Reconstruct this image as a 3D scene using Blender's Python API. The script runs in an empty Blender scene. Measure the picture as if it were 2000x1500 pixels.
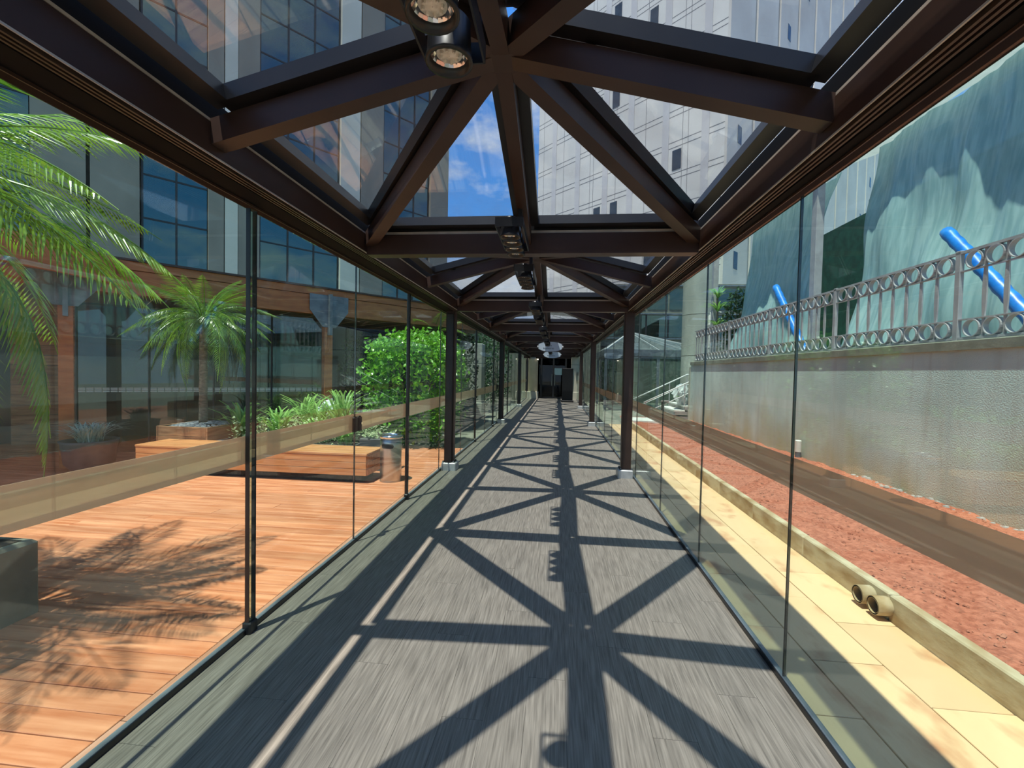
import bpy, math, random
from mathutils import Vector, Matrix
random.seed(7)
S = bpy.context.scene
COL = S.collection
V = Vector

# ------------------------------------------------------------------ camera
FPX, YAW, PITCH, ROLL, EYE = 855.0, -.1013, -.028, .0205, 1.6
_f = V((math.sin(YAW)*math.cos(PITCH), math.cos(YAW)*math.cos(PITCH), math.sin(PITCH)))
_r0 = V((math.cos(YAW), -math.sin(YAW), 0)); _u0 = _r0.cross(_f)
CR = _r0*math.cos(ROLL)+_u0*math.sin(ROLL); CU = -_r0*math.sin(ROLL)+_u0*math.cos(ROLL); CF = _f
CP = V((0, 0, EYE))
cam = bpy.data.cameras.new('camera'); camo = bpy.data.objects.new('camera', cam); COL.objects.link(camo)
cam.sensor_width = 36; cam.lens = FPX/2000*36; cam.clip_end = 600; cam.clip_start = .02
camo.matrix_world = Matrix((CR, CU, -CF)).transposed().to_4x4()
camo.location = CP
S.camera = camo

def ray(px, py):
    return CF+CR*((px-1000)/FPX)+CU*((750-py)/FPX)
def on(px, py, ax, val):
    d = ray(px, py); i = 'XYZ'.index(ax); t = (val-CP[i])/d[i]
    return CP+d*t
def on_plane(px, py, p0, n):
    d = ray(px, py); t = (V(p0)-CP).dot(V(n))/d.dot(V(n))
    return CP+d*t

# ------------------------------------------------------------------ sky, sun, exposure
W = bpy.data.worlds.new('sky'); S.world = W; W.use_nodes = True
nt = W.node_tree; N = nt.nodes; Lk = nt.links; N.clear()
out = N.new('ShaderNodeOutputWorld'); bg = N.new('ShaderNodeBackground')
tc = N.new('ShaderNodeTexCoord'); sep = N.new('ShaderNodeSeparateXYZ')
Lk.new(tc.outputs['Generated'], sep.inputs[0])
ramp = N.new('ShaderNodeValToRGB')
ramp.color_ramp.elements[0].position = 0.0; ramp.color_ramp.elements[0].color = (.50, .68, .92, 1)
ramp.color_ramp.elements[1].position = .75; ramp.color_ramp.elements[1].color = (.055, .25, .80, 1)
e = ramp.color_ramp.elements.new(.28); e.color = (.13, .42, .98, 1)
Lk.new(sep.outputs[2], ramp.inputs[0])
mp = N.new('ShaderNodeMapping'); mp.inputs['Scale'].default_value = (1.6, 1.6, 3.2); mp.inputs['Location'].default_value = (.35, .1, .2)
Lk.new(tc.outputs['Generated'], mp.inputs[0])
nz = N.new('ShaderNodeTexNoise'); nz.inputs['Scale'].default_value = 2.6; nz.inputs['Detail'].default_value = 8; nz.inputs['Roughness'].default_value = .62
Lk.new(mp.outputs[0], nz.inputs['Vector'])
cr = N.new('ShaderNodeValToRGB'); cr.color_ramp.elements[0].position = .465; cr.color_ramp.elements[1].position = .66
Lk.new(nz.outputs['Fac'], cr.inputs[0])
mx = N.new('ShaderNodeMixRGB'); mx.inputs[2].default_value = (.86, .92, 1, 1)
Lk.new(cr.outputs[0], mx.inputs[0]); Lk.new(ramp.outputs[0], mx.inputs[1])
Lk.new(mx.outputs[0], bg.inputs[0]); bg.inputs[1].default_value = .88
Lk.new(bg.outputs[0], out.inputs[0])
SUN_TO = V((-.148, -.238, 1)).normalized()
sl = bpy.data.lights.new('sun', 'SUN'); sl.energy = 5.6; sl.angle = math.radians(.6); sl.color = (1, .94, .84)
so = bpy.data.objects.new('sun', sl); COL.objects.link(so)
so.rotation_euler = SUN_TO.to_track_quat('Z', 'Y').to_euler(); so.location = (0, 0, 40)
S.view_settings.view_transform = 'Standard'; S.view_settings.look = 'None'
S.view_settings.exposure = 0.3; S.view_settings.gamma = 1.0; S.view_settings.use_curve_mapping = False
S.cycles.max_bounces = 10; S.cycles.transparent_max_bounces = 40; S.cycles.glossy_bounces = 4
S.cycles.diffuse_bounces = 3; S.cycles.caustics_reflective = False; S.cycles.caustics_refractive = False

# ------------------------------------------------------------------ materials
MATS = {}
def newmat(name):
    m = bpy.data.materials.new(name); m.use_nodes = True; m.node_tree.nodes.clear(); MATS[name] = m
    return m, m.node_tree.nodes, m.node_tree.links
def pm(name, c1, c2=None, rough=.5, scale=6, stretch=(1, 1, 1), metal=0, bump=0, bscale=None, var=0, detail=5, spec=.5, lo=.35, hi=.65, transl=0, coat=0):
    """principled material, colour from stretched noise between c1 and c2, optional per-object variation and bump"""
    m, N, L = newmat(name)
    o = N.new('ShaderNodeOutputMaterial'); b = N.new('ShaderNodeBsdfPrincipled')
    b.inputs['Roughness'].default_value = rough; b.inputs['Metallic'].default_value = metal
    b.inputs['Specular IOR Level'].default_value = spec; b.inputs['Coat Weight'].default_value = coat
    c2 = c2 or c1
    tc = N.new('ShaderNodeTexCoord'); mp = N.new('ShaderNodeMapping'); mp.inputs['Scale'].default_value = stretch
    info = N.new('ShaderNodeObjectInfo')
    off = N.new('ShaderNodeVectorMath'); off.operation = 'ADD'
    mul = N.new('ShaderNodeVectorMath'); mul.operation = 'SCALE'; mul.inputs[0].default_value = (37, 53, 71)
    L.new(info.outputs['Random'], mul.inputs['Scale']); L.new(tc.outputs['Object'], off.inputs[0]); L.new(mul.outputs[0], off.inputs[1])
    L.new(off.outputs[0], mp.inputs[0])
    n = N.new('ShaderNodeTexNoise'); n.inputs['Scale'].default_value = scale; n.inputs['Detail'].default_value = detail
    L.new(mp.outputs[0], n.inputs['Vector'])
    r = N.new('ShaderNodeValToRGB'); r.color_ramp.elements[0].color = (*c1, 1); r.color_ramp.elements[1].color = (*c2, 1)
    r.color_ramp.elements[0].position = lo; r.color_ramp.elements[1].position = hi
    L.new(n.outputs['Fac'], r.inputs[0])
    col = r.outputs[0]
    if var:
        h = N.new('ShaderNodeHueSaturation'); mr = N.new('ShaderNodeMapRange'); mr.inputs[3].default_value = 1-var; mr.inputs[4].default_value = 1+var
        L.new(info.outputs['Random'], mr.inputs[0]); L.new(mr.outputs[0], h.inputs['Value']); L.new(col, h.inputs['Color']); col = h.outputs[0]
    L.new(col, b.inputs['Base Color'])
    if bump:
        n2 = N.new('ShaderNodeTexNoise'); n2.inputs['Scale'].default_value = bscale or scale; n2.inputs['Detail'].default_value = 4
        L.new(mp.outputs[0], n2.inputs['Vector'])
        bp = N.new('ShaderNodeBump'); bp.inputs['Strength'].default_value = bump; bp.inputs['Distance'].default_value = .02
        L.new(n2.outputs['Fac'], bp.inputs['Height']); L.new(bp.outputs[0], b.inputs['Normal'])
    if transl:
        t = N.new('ShaderNodeBsdfTranslucent'); L.new(col, t.inputs[0]); ms = N.new('ShaderNodeMixShader'); ms.inputs[0].default_value = transl
        L.new(b.outputs[0], ms.inputs[1]); L.new(t.outputs[0], ms.inputs[2]); L.new(ms.outputs[0], o.inputs[0])
    else:
        L.new(b.outputs[0], o.inputs[0])
    return m
def glass(name, tint, f0=.045, dirt=.02, rough=0.0, gain=.95, refl=(1, 1, 1)):
    """architectural glass: tinted transmission plus Schlick reflection, a little dust"""
    m, N, L = newmat(name)
    o = N.new('ShaderNodeOutputMaterial'); g = N.new('ShaderNodeNewGeometry')
    d = N.new('ShaderNodeVectorMath'); d.operation = 'DOT_PRODUCT'; L.new(g.outputs['Incoming'], d.inputs[0]); L.new(g.outputs['Normal'], d.inputs[1])
    a = N.new('ShaderNodeMath'); a.operation = 'ABSOLUTE'; L.new(d.outputs['Value'], a.inputs[0])
    s = N.new('ShaderNodeMath'); s.operation = 'SUBTRACT'; s.inputs[0].default_value = 1; L.new(a.outputs[0], s.inputs[1])
    p = N.new('ShaderNodeMath'); p.operation = 'POWER'; p.inputs[1].default_value = 5; L.new(s.outputs[0], p.inputs[0])
    ma = N.new('ShaderNodeMath'); ma.operation = 'MULTIPLY_ADD'; ma.inputs[1].default_value = gain-f0; ma.inputs[2].default_value = f0; L.new(p.outputs[0], ma.inputs[0])
    t = N.new('ShaderNodeBsdfTransparent'); t.inputs[0].default_value = (*[c**.5 for c in tint], 1)
    gl = N.new('ShaderNodeBsdfGlossy'); gl.inputs['Roughness'].default_value = rough; gl.inputs[0].default_value = (*refl, 1)
    mixs = N.new('ShaderNodeMixShader'); L.new(ma.outputs[0], mixs.inputs[0]); L.new(t.outputs[0], mixs.inputs[1]); L.new(gl.outputs[0], mixs.inputs[2])
    df = N.new('ShaderNodeBsdfDiffuse'); df.inputs[0].default_value = (.7, .72, .72, 1)
    tcn = N.new('ShaderNodeTexCoord'); n = N.new('ShaderNodeTexNoise'); n.inputs['Scale'].default_value = 3.5; n.inputs['Detail'].default_value = 9
    L.new(tcn.outputs['Object'], n.inputs['Vector'])
    mr = N.new('ShaderNodeMapRange'); mr.inputs[1].default_value = .4; mr.inputs[2].default_value = .8; mr.inputs[3].default_value = dirt*.3; mr.inputs[4].default_value = dirt*2
    L.new(n.outputs['Fac'], mr.inputs[0])
    m2 = N.new('ShaderNodeMixShader'); L.new(mr.outputs[0], m2.inputs[0]); L.new(mixs.outputs[0], m2.inputs[1]); L.new(df.outputs[0], m2.inputs[2])
    L.new(m2.outputs[0], o.inputs[0])
    return m
def sheetmat(name, col, transp, transl=.5, gloss=.08, streak=(1, 1, 1), lo=(.5, .5, .5)):
    """thin plastic or adhesive film: see-through, scattering and slightly shiny"""
    m, N, L = newmat(name)
    o = N.new('ShaderNodeOutputMaterial')
    tcn = N.new('ShaderNodeTexCoord'); mp = N.new('ShaderNodeMapping'); mp.inputs['Scale'].default_value = streak; L.new(tcn.outputs['Object'], mp.inputs[0])
    n = N.new('ShaderNodeTexNoise'); n.inputs['Scale'].default_value = 3; n.inputs['Detail'].default_value = 6; L.new(mp.outputs[0], n.inputs['Vector'])
    r = N.new('ShaderNodeValToRGB'); r.color_ramp.elements[0].color = (*[c*k for c, k in zip(col, lo)], 1); r.color_ramp.elements[1].color = (*col, 1)
    r.color_ramp.elements[0].position = .38; r.color_ramp.elements[1].position = .62; L.new(n.outputs['Fac'], r.inputs[0])
    d = N.new('ShaderNodeBsdfDiffuse'); t = N.new('ShaderNodeBsdfTranslucent'); L.new(r.outputs[0], d.inputs[0]); L.new(r.outputs[0], t.inputs[0])
    a = N.new('ShaderNodeMixShader'); a.inputs[0].default_value = transl; L.new(d.outputs[0], a.inputs[1]); L.new(t.outputs[0], a.inputs[2])
    tr = N.new('ShaderNodeBsdfTransparent'); tr.inputs[0].default_value = (*[min(1, c*.4+.6) for c in col], 1)
    b = N.new('ShaderNodeMixShader'); b.inputs[0].default_value = transp; L.new(a.outputs[0], b.inputs[1]); L.new(tr.outputs[0], b.inputs[2])
    g = N.new('ShaderNodeBsdfGlossy'); g.inputs['Roughness'].default_value = .15
    c = N.new('ShaderNodeMixShader'); c.inputs[0].default_value = gloss; L.new(b.outputs[0], c.inputs[1]); L.new(g.outputs[0], c.inputs[2])
    L.new(c.outputs[0], o.inputs[0])
    return m
def emit(name, col, st):
    m, N, L = newmat(name); o = N.new('ShaderNodeOutputMaterial'); e = N.new('ShaderNodeEmission')
    e.inputs[0].default_value = (*col, 1); e.inputs[1].default_value = st; L.new(e.outputs[0], o.inputs[0]); return m

M = MATS
pm('steel_brown', (.040, .023, .018), (.054, .032, .025), .38, 3, spec=.4)
pm('steel_black', (.010, .010, .012), (.016, .016, .018), .35, 4)
pm('matte_black', (.004, .004, .005), (.006, .006, .007), .75, 4, spec=.12)
pm('track_brown', (.030, .019, .014), (.042, .027, .020), .4, 5)
pm('flashing', (.42, .40, .37), (.55, .53, .5), .5, 8)
pm('vinyl', (.155, .138, .115), (.36, .325, .275), .45, 6, (20, .8, 1), bump=.06, bscale=14, var=.035, detail=10, lo=.28, hi=.74)
pm('screed', (.03, .03, .03), (.04, .04, .04), .9)
pm('deck', (.50, .150, .058), (.78, .35, .19), .5, 3, (.5, 7, 1), bump=.1, var=.14, detail=8, lo=.3, hi=.72)
pm('deck_edge', (.42, .19, .11), (.58, .31, .22), .55, 3, (7, .5, 1), bump=.08, var=.1)
pm('bench_wood', (.50, .19, .07), (.68, .32, .13), .45, 3, (.6, 8, 8), bump=.06, var=.12, detail=6)
pm('pergola_wood', (.34, .115, .04), (.50, .19, .065), .5, 2.5, (1, 1, 5), bump=.05, var=.1)
pm('soffit_wood', (.20, .13, .07), (.33, .24, .13), .6, 3, (5, 1, 1), var=.15)
pm('clad_wood', (.26, .12, .06), (.42, .23, .12), .55, 2.5, (1.2, 1.2, 9), var=.25)
pm('galv', (.13, .16, .19), (.22, .26, .3), .45, 6, metal=.4)
pm('base_grey', (.46, .48, .48), (.62, .64, .63), .45, 8, metal=.3)
pm('concrete', (.40, .42, .37), (.50, .52, .46), .85, 2.5, (1, 1, .4), bump=.1, bscale=30, detail=8)
pm('concrete_dark', (.19, .195, .155), (.28, .285, .23), .85, 4, bump=.15, bscale=25)
pm('curb', (.38, .25, .12), (.62, .53, .37), .8, 5, (1, .7, 1.5), bump=.2, bscale=18, detail=8, var=.08)
pm('tile', (.50, .20, .09), (.76, .51, .29), .55, 3.2, (1.5, .8, 1), bump=.05, bscale=9, var=.08, detail=9, lo=.24, hi=.46)
pm('soil', (.34, .095, .052), (.52, .175, .105), .95, 22, bump=.9, bscale=40, detail=8)
pm('chips', (.34, .095, .052), (.58, .24, .155), .95, 3, var=.2)
pm('dark_soil', (.035, .025, .018), (.07, .05, .035), .95, 20, bump=.6, bscale=30)
pm('iron', (.42, .40, .42), (.52, .50, .52), .45, 6, metal=.1)
pm('stainless', (.46, .45, .44), (.58, .57, .55), .36, 2, (1, 1, .15), metal=1)
pm('dark_hole', (.006, .006, .006), rough=.7)
pm('leaf_palm', (.13, .30, .03), (.30, .50, .05), .25, 5, var=.3, transl=.42, spec=.8)
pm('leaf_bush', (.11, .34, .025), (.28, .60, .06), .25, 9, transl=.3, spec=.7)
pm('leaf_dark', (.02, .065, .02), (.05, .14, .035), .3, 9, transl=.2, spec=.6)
pm('leaf_strap', (.17, .40, .07), (.42, .68, .20), .35, 7, var=.2, transl=.35)
pm('leaf_cover', (.30, .44, .20), (.66, .72, .46), .5, 14, transl=.3)
pm('leaf_blue', (.46, .58, .48), (.72, .82, .70), .5, 9, transl=.2)
pm('trunk', (.12, .10, .075), (.24, .20, .15), .9, 14, (1, 1, 2.5), bump=.6)
pm('pebble', (.22, .23, .25), (.42, .43, .46), .7, 3, var=.3)
pm('pot', (.07, .075, .08), (.11, .115, .12), .6, 6)
pm('white_metal', (.75, .76, .76), rough=.4)
pm('pvc', (.62, .62, .58), (.72, .72, .68), .5, 4)
pm('blue_tube', (.01, .16, .62), (.02, .28, .85), .35, 8)
pm('green_net', (.004, .045, .03), (.012, .09, .06), .8, 5)
pm('tower_wall', (.72, .69, .63), (.82, .79, .72), .75, .25, (1, 1, .5), var=.04)
pm('tower_strip', (.58, .56, .55), (.66, .64, .62), .75, .3, var=.05)
pm('tower_side', (.60, .56, .50), (.70, .66, .59), .8, .2, var=.03)
pm('tower_joint', (.20, .20, .21), rough=.8)
pm('win_dark', (.03, .045, .06), (.05, .07, .09), .15, 2)
pm('pier', (.19, .19, .16), (.25, .25, .21), .8, .8, (1, 1, .4), var=.05)
pm('pier_light', (.52, .54, .46), (.58, .6, .52), .8, .8, var=.04)
pm('mullion', (.012, .014, .016), rough=.4)
pm('tread', (.70, .70, .66), (.8, .8, .76), .7, 6, bump=.1)
pm('riser', (.28, .26, .25), (.36, .34, .33), .8, 6)
pm('black_paint', (.004, .004, .005), rough=.5)
pm('plaster', (.60, .57, .44), (.68, .65, .52), .8, 2, bump=.05)
pm('tarp_white', (.72, .78, .78), (.86, .9, .9), .4, 5, transl=.3)
pm('sign_face', (.55, .66, .78), (.68, .78, .86), .3, 2)
pm('sign_text', (.01, .03, .06), rough=.5)
pm('lamp_led', (.66, .65, .58), (.9, .89, .82), .3, 60)
pm('chrome', (.8, .8, .8), rough=.12, metal=1)
pm('orange_lamp', (.5, .06, .03), rough=.4)
glass('glass_wall', (.74, .91, .83), .06, .012, gain=.52)
glass('glass_roof', (.76, .81, .84), .10, .05)
glass('glass_edge', (.60, .82, .70), .06, .05)
glass('glass_shop', (.35, .48, .46), .07, .01)
glass('glass_curtain', (.02, .03, .035), .17, .01, .02, .9, (.62, .92, .86))
glass('glass_door', (.16, .2, .2), .02, .0)
glass('glass_sky', (.45, .62, .68), .10, .05)
sheetmat('film', (.92, .74, .60), .22, .5, .03, (1, .6, 6), (.9, .9, .9))
sheetmat('plastic', (.66, .88, .90), .22, .35, .06, (1, 5, .6), (.72, .8, .82))
emit('interior_lamp', (1, .9, .7), 3.0)
emit('display_glow', (.5, .75, .8), .5)

def wall_stained():
    """rough rendered wall: pale grey-green render with ochre damp rising from the foot and streaks below the coping"""
    m, N, L = newmat('render_wall')
    o = N.new('ShaderNodeOutputMaterial'); b = N.new('ShaderNodeBsdfPrincipled'); b.inputs['Roughness'].default_value = .9
    tc = N.new('ShaderNodeTexCoord')
    def noise(sc, st=(1, 1, 1), det=6):
        mp = N.new('ShaderNodeMapping'); mp.inputs['Scale'].default_value = st; L.new(tc.outputs['Object'], mp.inputs[0])
        n = N.new('ShaderNodeTexNoise'); n.inputs['Scale'].default_value = sc; n.inputs['Detail'].default_value = det; L.new(mp.outputs[0], n.inputs['Vector']); return n
    a = noise(.9); r = N.new('ShaderNodeValToRGB'); r.color_ramp.elements[0].color = (.46, .58, .57, 1); r.color_ramp.elements[1].color = (.68, .83, .82, 1)
    r.color_ramp.elements[0].position = .3; r.color_ramp.elements[1].position = .7; L.new(a.outputs[0], r.inputs[0])
    sp = N.new('ShaderNodeSeparateXYZ'); L.new(tc.outputs['Object'], sp.inputs[0])
    n2 = noise(1.3, (1, 1, .5), 7)
    ad = N.new('ShaderNodeMath'); ad.operation = 'MULTIPLY_ADD'; ad.inputs[1].default_value = -2.6; ad.inputs[2].default_value = 1.45; L.new(n2.outputs[0], ad.inputs[0])
    ad2 = N.new('ShaderNodeMath'); ad2.operation = 'ADD'; L.new(ad.outputs[0], ad2.inputs[0]); L.new(sp.outputs[2], ad2.inputs[1])
    mr = N.new('ShaderNodeMapRange'); mr.inputs[1].default_value = .05; mr.inputs[2].default_value = .95; mr.inputs[3].default_value = .7; mr.inputs[4].default_value = 0; L.new(ad2.outputs[0], mr.inputs[0])
    mx = N.new('ShaderNodeMixRGB'); mx.inputs[2].default_value = (.46, .42, .20, 1); L.new(mr.outputs[0], mx.inputs[0]); L.new(r.outputs[0], mx.inputs[1])
    n3 = noise(2.5, (1, 3, .25), 5); r3 = N.new('ShaderNodeValToRGB'); r3.color_ramp.elements[0].position = .55; r3.color_ramp.elements[1].position = .75
    r3.color_ramp.elements[1].color = (.5, .5, .5, 1); L.new(n3.outputs[0], r3.inputs[0])
    mx2 = N.new('ShaderNodeMixRGB'); mx2.inputs[2].default_value = (.45, .47, .44, 1); L.new(r3.outputs[0], mx2.inputs[0]); L.new(mx.outputs[0], mx2.inputs[1])
    L.new(mx2.outputs[0], b.inputs['Base Color'])
    n4 = noise(60, det=4); bp = N.new('ShaderNodeBump'); bp.inputs['Strength'].default_value = .6; bp.inputs['Distance'].default_value = .012
    L.new(n4.outputs[0], bp.inputs['Height']); L.new(bp.outputs[0], b.inputs['Normal']); L.new(b.outputs[0], o.inputs[0])
wall_stained()

# ------------------------------------------------------------------ mesh helpers
class MB:
    def __init__(s): s.v = []; s.f = []
    def add(s, vs, fs):
        k = len(s.v); s.v += [V(p) for p in vs]; s.f += [tuple(i+k for i in f) for f in fs]; return s
    def box(s, x0, x1, y0, y1, z0, z1):
        return s.add([(x0,y0,z0),(x1,y0,z0),(x1,y1,z0),(x0,y1,z0),(x0,y0,z1),(x1,y0,z1),(x1,y1,z1),(x0,y1,z1)],
                     [(0,3,2,1),(4,5,6,7),(0,1,5,4),(1,2,6,5),(2,3,7,6),(3,0,4,7)])
    def bbox(s, x0, x1, y0, y1, z0, z1, b=.006):
        """box with chamfered vertical and top edges"""
        P = [(x0+b,y0),(x1-b,y0),(x1,y0+b),(x1,y1-b),(x1-b,y1),(x0+b,y1),(x0,y1-b),(x0,y0+b)]
        cx, cy = (x0+x1)/2, (y0+y1)/2
        Q = [(p[0]+(b if p[0] < cx else -b), p[1]+(b if p[1] < cy else -b)) for p in P]
        vs = [(*p, z0) for p in P]+[(*p, z1-b) for p in P]+[(*q, z1) for q in Q]
        fs = [tuple(range(7, -1, -1)), tuple(range(16, 24))]
        for k in (0, 8):
            fs += [(k+i, k+(i+1) % 8, k+8+(i+1) % 8, k+8+i) for i in range(8)]
        return s.add(vs, fs)
    def bar(s, p, q, w, h, up=(0,0,1), off=0):
        """box beam from p to q, w across, h along 'up', 'off' shifts along up"""
        p, q = V(p), V(q); d = (q-p).normalized(); side = d.cross(V(up)).normalized(); u = side.cross(d).normalized()
        a = side*w/2; c = u*h/2; o = u*off; vs = []
        for e in (p+o, q+o): vs += [e-a-c, e+a-c, e+a+c, e-a+c]
        return s.add(vs, [(0,1,2,3),(7,6,5,4),(0,4,5,1),(1,5,6,2),(2,6,7,3),(3,7,4,0)])
    def tube(s, pts, r, n=8, cap=True):
        pts = [V(p) for p in pts]; k = len(s.v); m = len(pts)
        for i, p in enumerate(pts):
            d = (pts[min(i+1, m-1)]-pts[max(i-1, 0)]).normalized()
            a = d.orthogonal() if abs(d.z) > .95 else d.cross(V((0,0,1)))
            a.normalize(); b = d.cross(a); rr = r[i] if isinstance(r, (list, tuple)) else r
            for j in range(n):
                t = 2*math.pi*j/n; s.v.append(p+a*math.cos(t)*rr+b*math.sin(t)*rr)
        for i in range(m-1):
            for j in range(n):
                s.f.append((k+i*n+j, k+i*n+(j+1) % n, k+(i+1)*n+(j+1) % n, k+(i+1)*n+j))
        if cap:
            s.f.append(tuple(k+j for j in range(n-1, -1, -1))); s.f.append(tuple(k+(m-1)*n+j for j in range(n)))
        return s
    def lathe(s, prof, c=(0,0,0), n=24, ax='Z', close=True):
        k = len(s.v); c = V(c)
        for r, h in prof:
            for j in range(n):
                t = 2*math.pi*j/n; a, b = r*math.cos(t), r*math.sin(t)
                s.v.append(c+(V((a,b,h)) if ax == 'Z' else V((h,a,b)) if ax == 'X' else V((a,h,b))))
        for i in range(len(prof)-1):
            for j in range(n):
                s.f.append((k+i*n+j, k+i*n+(j+1) % n, k+(i+1)*n+(j+1) % n, k+(i+1)*n+j))
        if close:
            s.f.append(tuple(k+j for j in range(n-1, -1, -1))); s.f.append(tuple(k+(len(prof)-1)*n+j for j in range(n)))
        return s
    def prism(s, pts, vec):
        n = len(pts); vec = V(vec); pts = [V(p) for p in pts]
        return s.add(pts+[p+vec for p in pts], [tuple(range(n-1, -1, -1)), tuple(range(n, 2*n))]+[(i, (i+1) % n, n+(i+1) % n, n+i) for i in range(n)])
    def grid(s, fn, nu, nv):
        k = len(s.v)
        for i in range(nu+1):
            for j in range(nv+1): s.v.append(V(fn(i/nu, j/nv)))
        for i in range(nu):
            for j in range(nv):
                a = k+i*(nv+1)+j; s.f.append((a, a+nv+1, a+nv+2, a+1))
        return s
    def mesh(s, name, mat, smooth=False):
        me = bpy.data.meshes.new(name); me.from_pydata([tuple(p) for p in s.v], [], s.f); me.update()
        me.materials.append(M[mat])
        if smooth: me.polygons.foreach_set('use_smooth', [True]*len(me.polygons))
        return me
    def build(s, name, mat, parent=None, smooth=False, loc=None, rot=None):
        return link(name, s.mesh(name, mat, smooth), parent, loc, rot)
def link(name, data, parent=None, loc=None, rot=None):
    o = bpy.data.objects.new(name, data); COL.objects.link(o); o.parent = parent
    if loc is not None: o.location = loc
    if rot is not None: o.rotation_euler = rot
    return o
def tag(o, label=None, cat=None, group=None, kind=None):
    if label: o['label'] = label
    if cat: o['category'] = cat
    if group: o['group'] = group
    if kind: o['kind'] = kind
    return o
def empty(name, loc=(0,0,0), rz=0):
    o = link(name, None, None, loc, (0, 0, rz)); o.empty_display_size = .2; return o
def box(name, mat, parent, *a): return MB().box(*a).build(name, mat, parent)
def rr(a, b): return random.uniform(a, b)

# ------------------------------------------------------------------ dimensions of the walkway (metres)
XL, XR, ZT = -1.825, 1.222, 2.53          # glass planes, top of glass
XC = -.262                                # ridge line
EL, ER = -1.58, 1.056                     # inner faces of the eaves beams
CB0, LM = 3.55, 3.30                      # a cross beam, module length
YEND = CB0+7*LM                           # 26.65
YBEG = CB0-2*LM                           # -3.05
DECK = -.06

# ------------------------------------------------------------------ floor of the walkway: vinyl planks
floor = tag(empty('floor'), 'grey wood-look vinyl plank floor of the glazed walkway', kind='structure')
box('screed', 'screed', floor, XL-.03, XR+.04, YBEG, YEND+.3, -.12, -.006)
NP = 16; PW = (XR-XL)/NP; PL = 1.56
for c in range(NP):
    y = YBEG-((c*7) % 5)*PL/5
    while y < YEND+.3:
        y0, y1 = max(y, YBEG), min(y+PL, YEND+.3)
        if y1-y0 > .02:
            cx, cy = XL+(c+.5)*PW, (y0+y1)/2
            MB().box(-PW/2+.0006, PW/2-.0006, -(y1-y0)/2+.0008, (y1-y0)/2-.0008, -.006, 0).build('plank', 'vinyl', floor, loc=(cx, cy, 0))
        y += PL

# ------------------------------------------------------------------ ground around
g = tag(box('ground', 'concrete_dark', None, -60, 60, -30, 90, -.6, -.14), 'dark paved ground around the walkway', kind='structure')

# ------------------------------------------------------------------ roof: row of shallow glass pyramids
ceiling = tag(empty('ceiling'), 'brown steel roof of shallow glass pyramids over the walkway', kind='structure')
ZHB, ZEB = 2.93, 2.60                     # underside of members at hub and at eaves
MW, MH = .085, .112
hub = V((XC, LM/2, 0))
ringp = [(EL-.01, 0), (EL-.01, LM/2), (EL-.01, LM), (XC, LM), (ER+.01, LM), (ER+.01, LM/2), (ER+.01, 0), (XC, 0)]
H0 = V((XC, LM/2, ZHB+MH/2))
proto = []     # (name, mesh, [(subname, mesh)])
def inset_tri(a, b, c, d):
    """shrink triangle by d on each side"""
    P = [V(a), V(b), V(c)]; n = (P[1]-P[0]).cross(P[2]-P[0]).normalized(); res = []
    for i in range(3):
        p, q, r = P[i], P[(i+1) % 3], P[i-1]
        u, w = (q-p).normalized(), (r-p).normalized(); bis = (u+w).normalized(); s = math.sin(u.angle(w)/2)
        res.append(p+bis*(d/s))
    return res, n
for i, (x, y) in enumerate(ringp):
    P = V((x, y, ZEB+MH/2)); d = (H0-P).normalized()
    nm = ('hip_rafter', 'rafter', 'hip_rafter', 'ridge_rafter')[i % 4]
    w = MW if nm != 'ridge_rafter' else .07
    m = MB().bar(P, H0-d*.03, w, MH)
    subs = []
    if nm != 'ridge_rafter':
        sp = MB()
        for t in (.25, .72):
            q = P.lerp(H0, t); sp.bar(q+V((0,0,MH/2)), q+V((0,0,MH/2+.03)), .03, .045, up=(1,0,0))
        subs.append(('spacer', sp.mesh('spacer', 'steel_black')))
    proto.append((nm, m.mesh(nm, 'steel_brown'), subs))
zg = MH+.098
for i in range(8):
    a, b = ringp[i], ringp[(i+1) % 8]
    wid = lambda q: V((q[0]+(-.02 if q[0] > XC+.5 else .02 if q[0] < XC-.5 else 0), q[1], ZEB+zg))
    A = wid(a); B = wid(b); H = V((XC, LM/2, ZHB+zg))
    T, n = inset_tri(H, A, B, .02)
    if n.z < 0: n = -n
    pane = MB().prism(T, n*.012)
    T2, _ = inset_tri(*T, .036)
    fr = MB()
    for j in range(3):
        fr.bar(T2[j], T2[(j+1) % 3], .075, .072, up=n, off=-.037)
    fr2 = MB()
    proto.append(('roof_pane', pane.mesh('roof_pane', 'glass_roof'), [('pane_frame', fr.mesh('pane_frame', 'steel_black'))]))
cbm = MB().box(EL, ER, -.055, .055, 2.54, 2.70)
ccb = MB().box(EL, ER, -.03, .03, 2.724, 2.80)
cst = MB().box(EL+.1, ER-.1, -.046, .046, 2.70, 2.724)
proto.append(('cross_beam', cbm.mesh('cross_beam', 'steel_brown'), [('flashing', cst.mesh('flashing', 'flashing')), ('sealing_strip', ccb.mesh('sealing_strip', 'steel_black'))]))
hp = MB().lathe([(.085, ZHB-.012), (.085, ZHB+MH*.8)], (XC, LM/2, 0), 8)
proto.append(('hub', hp.mesh('hub', 'steel_brown'), []))
for k in range(-2, 7):
    for nm, me, subs in proto:
        o = link(nm, me, ceiling, (0, CB0+k*LM, 0))
        for sn, sm in subs: link(sn, sm, o)
link('cross_beam', proto[-2][1], ceiling, (0, YEND, 0))
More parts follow.
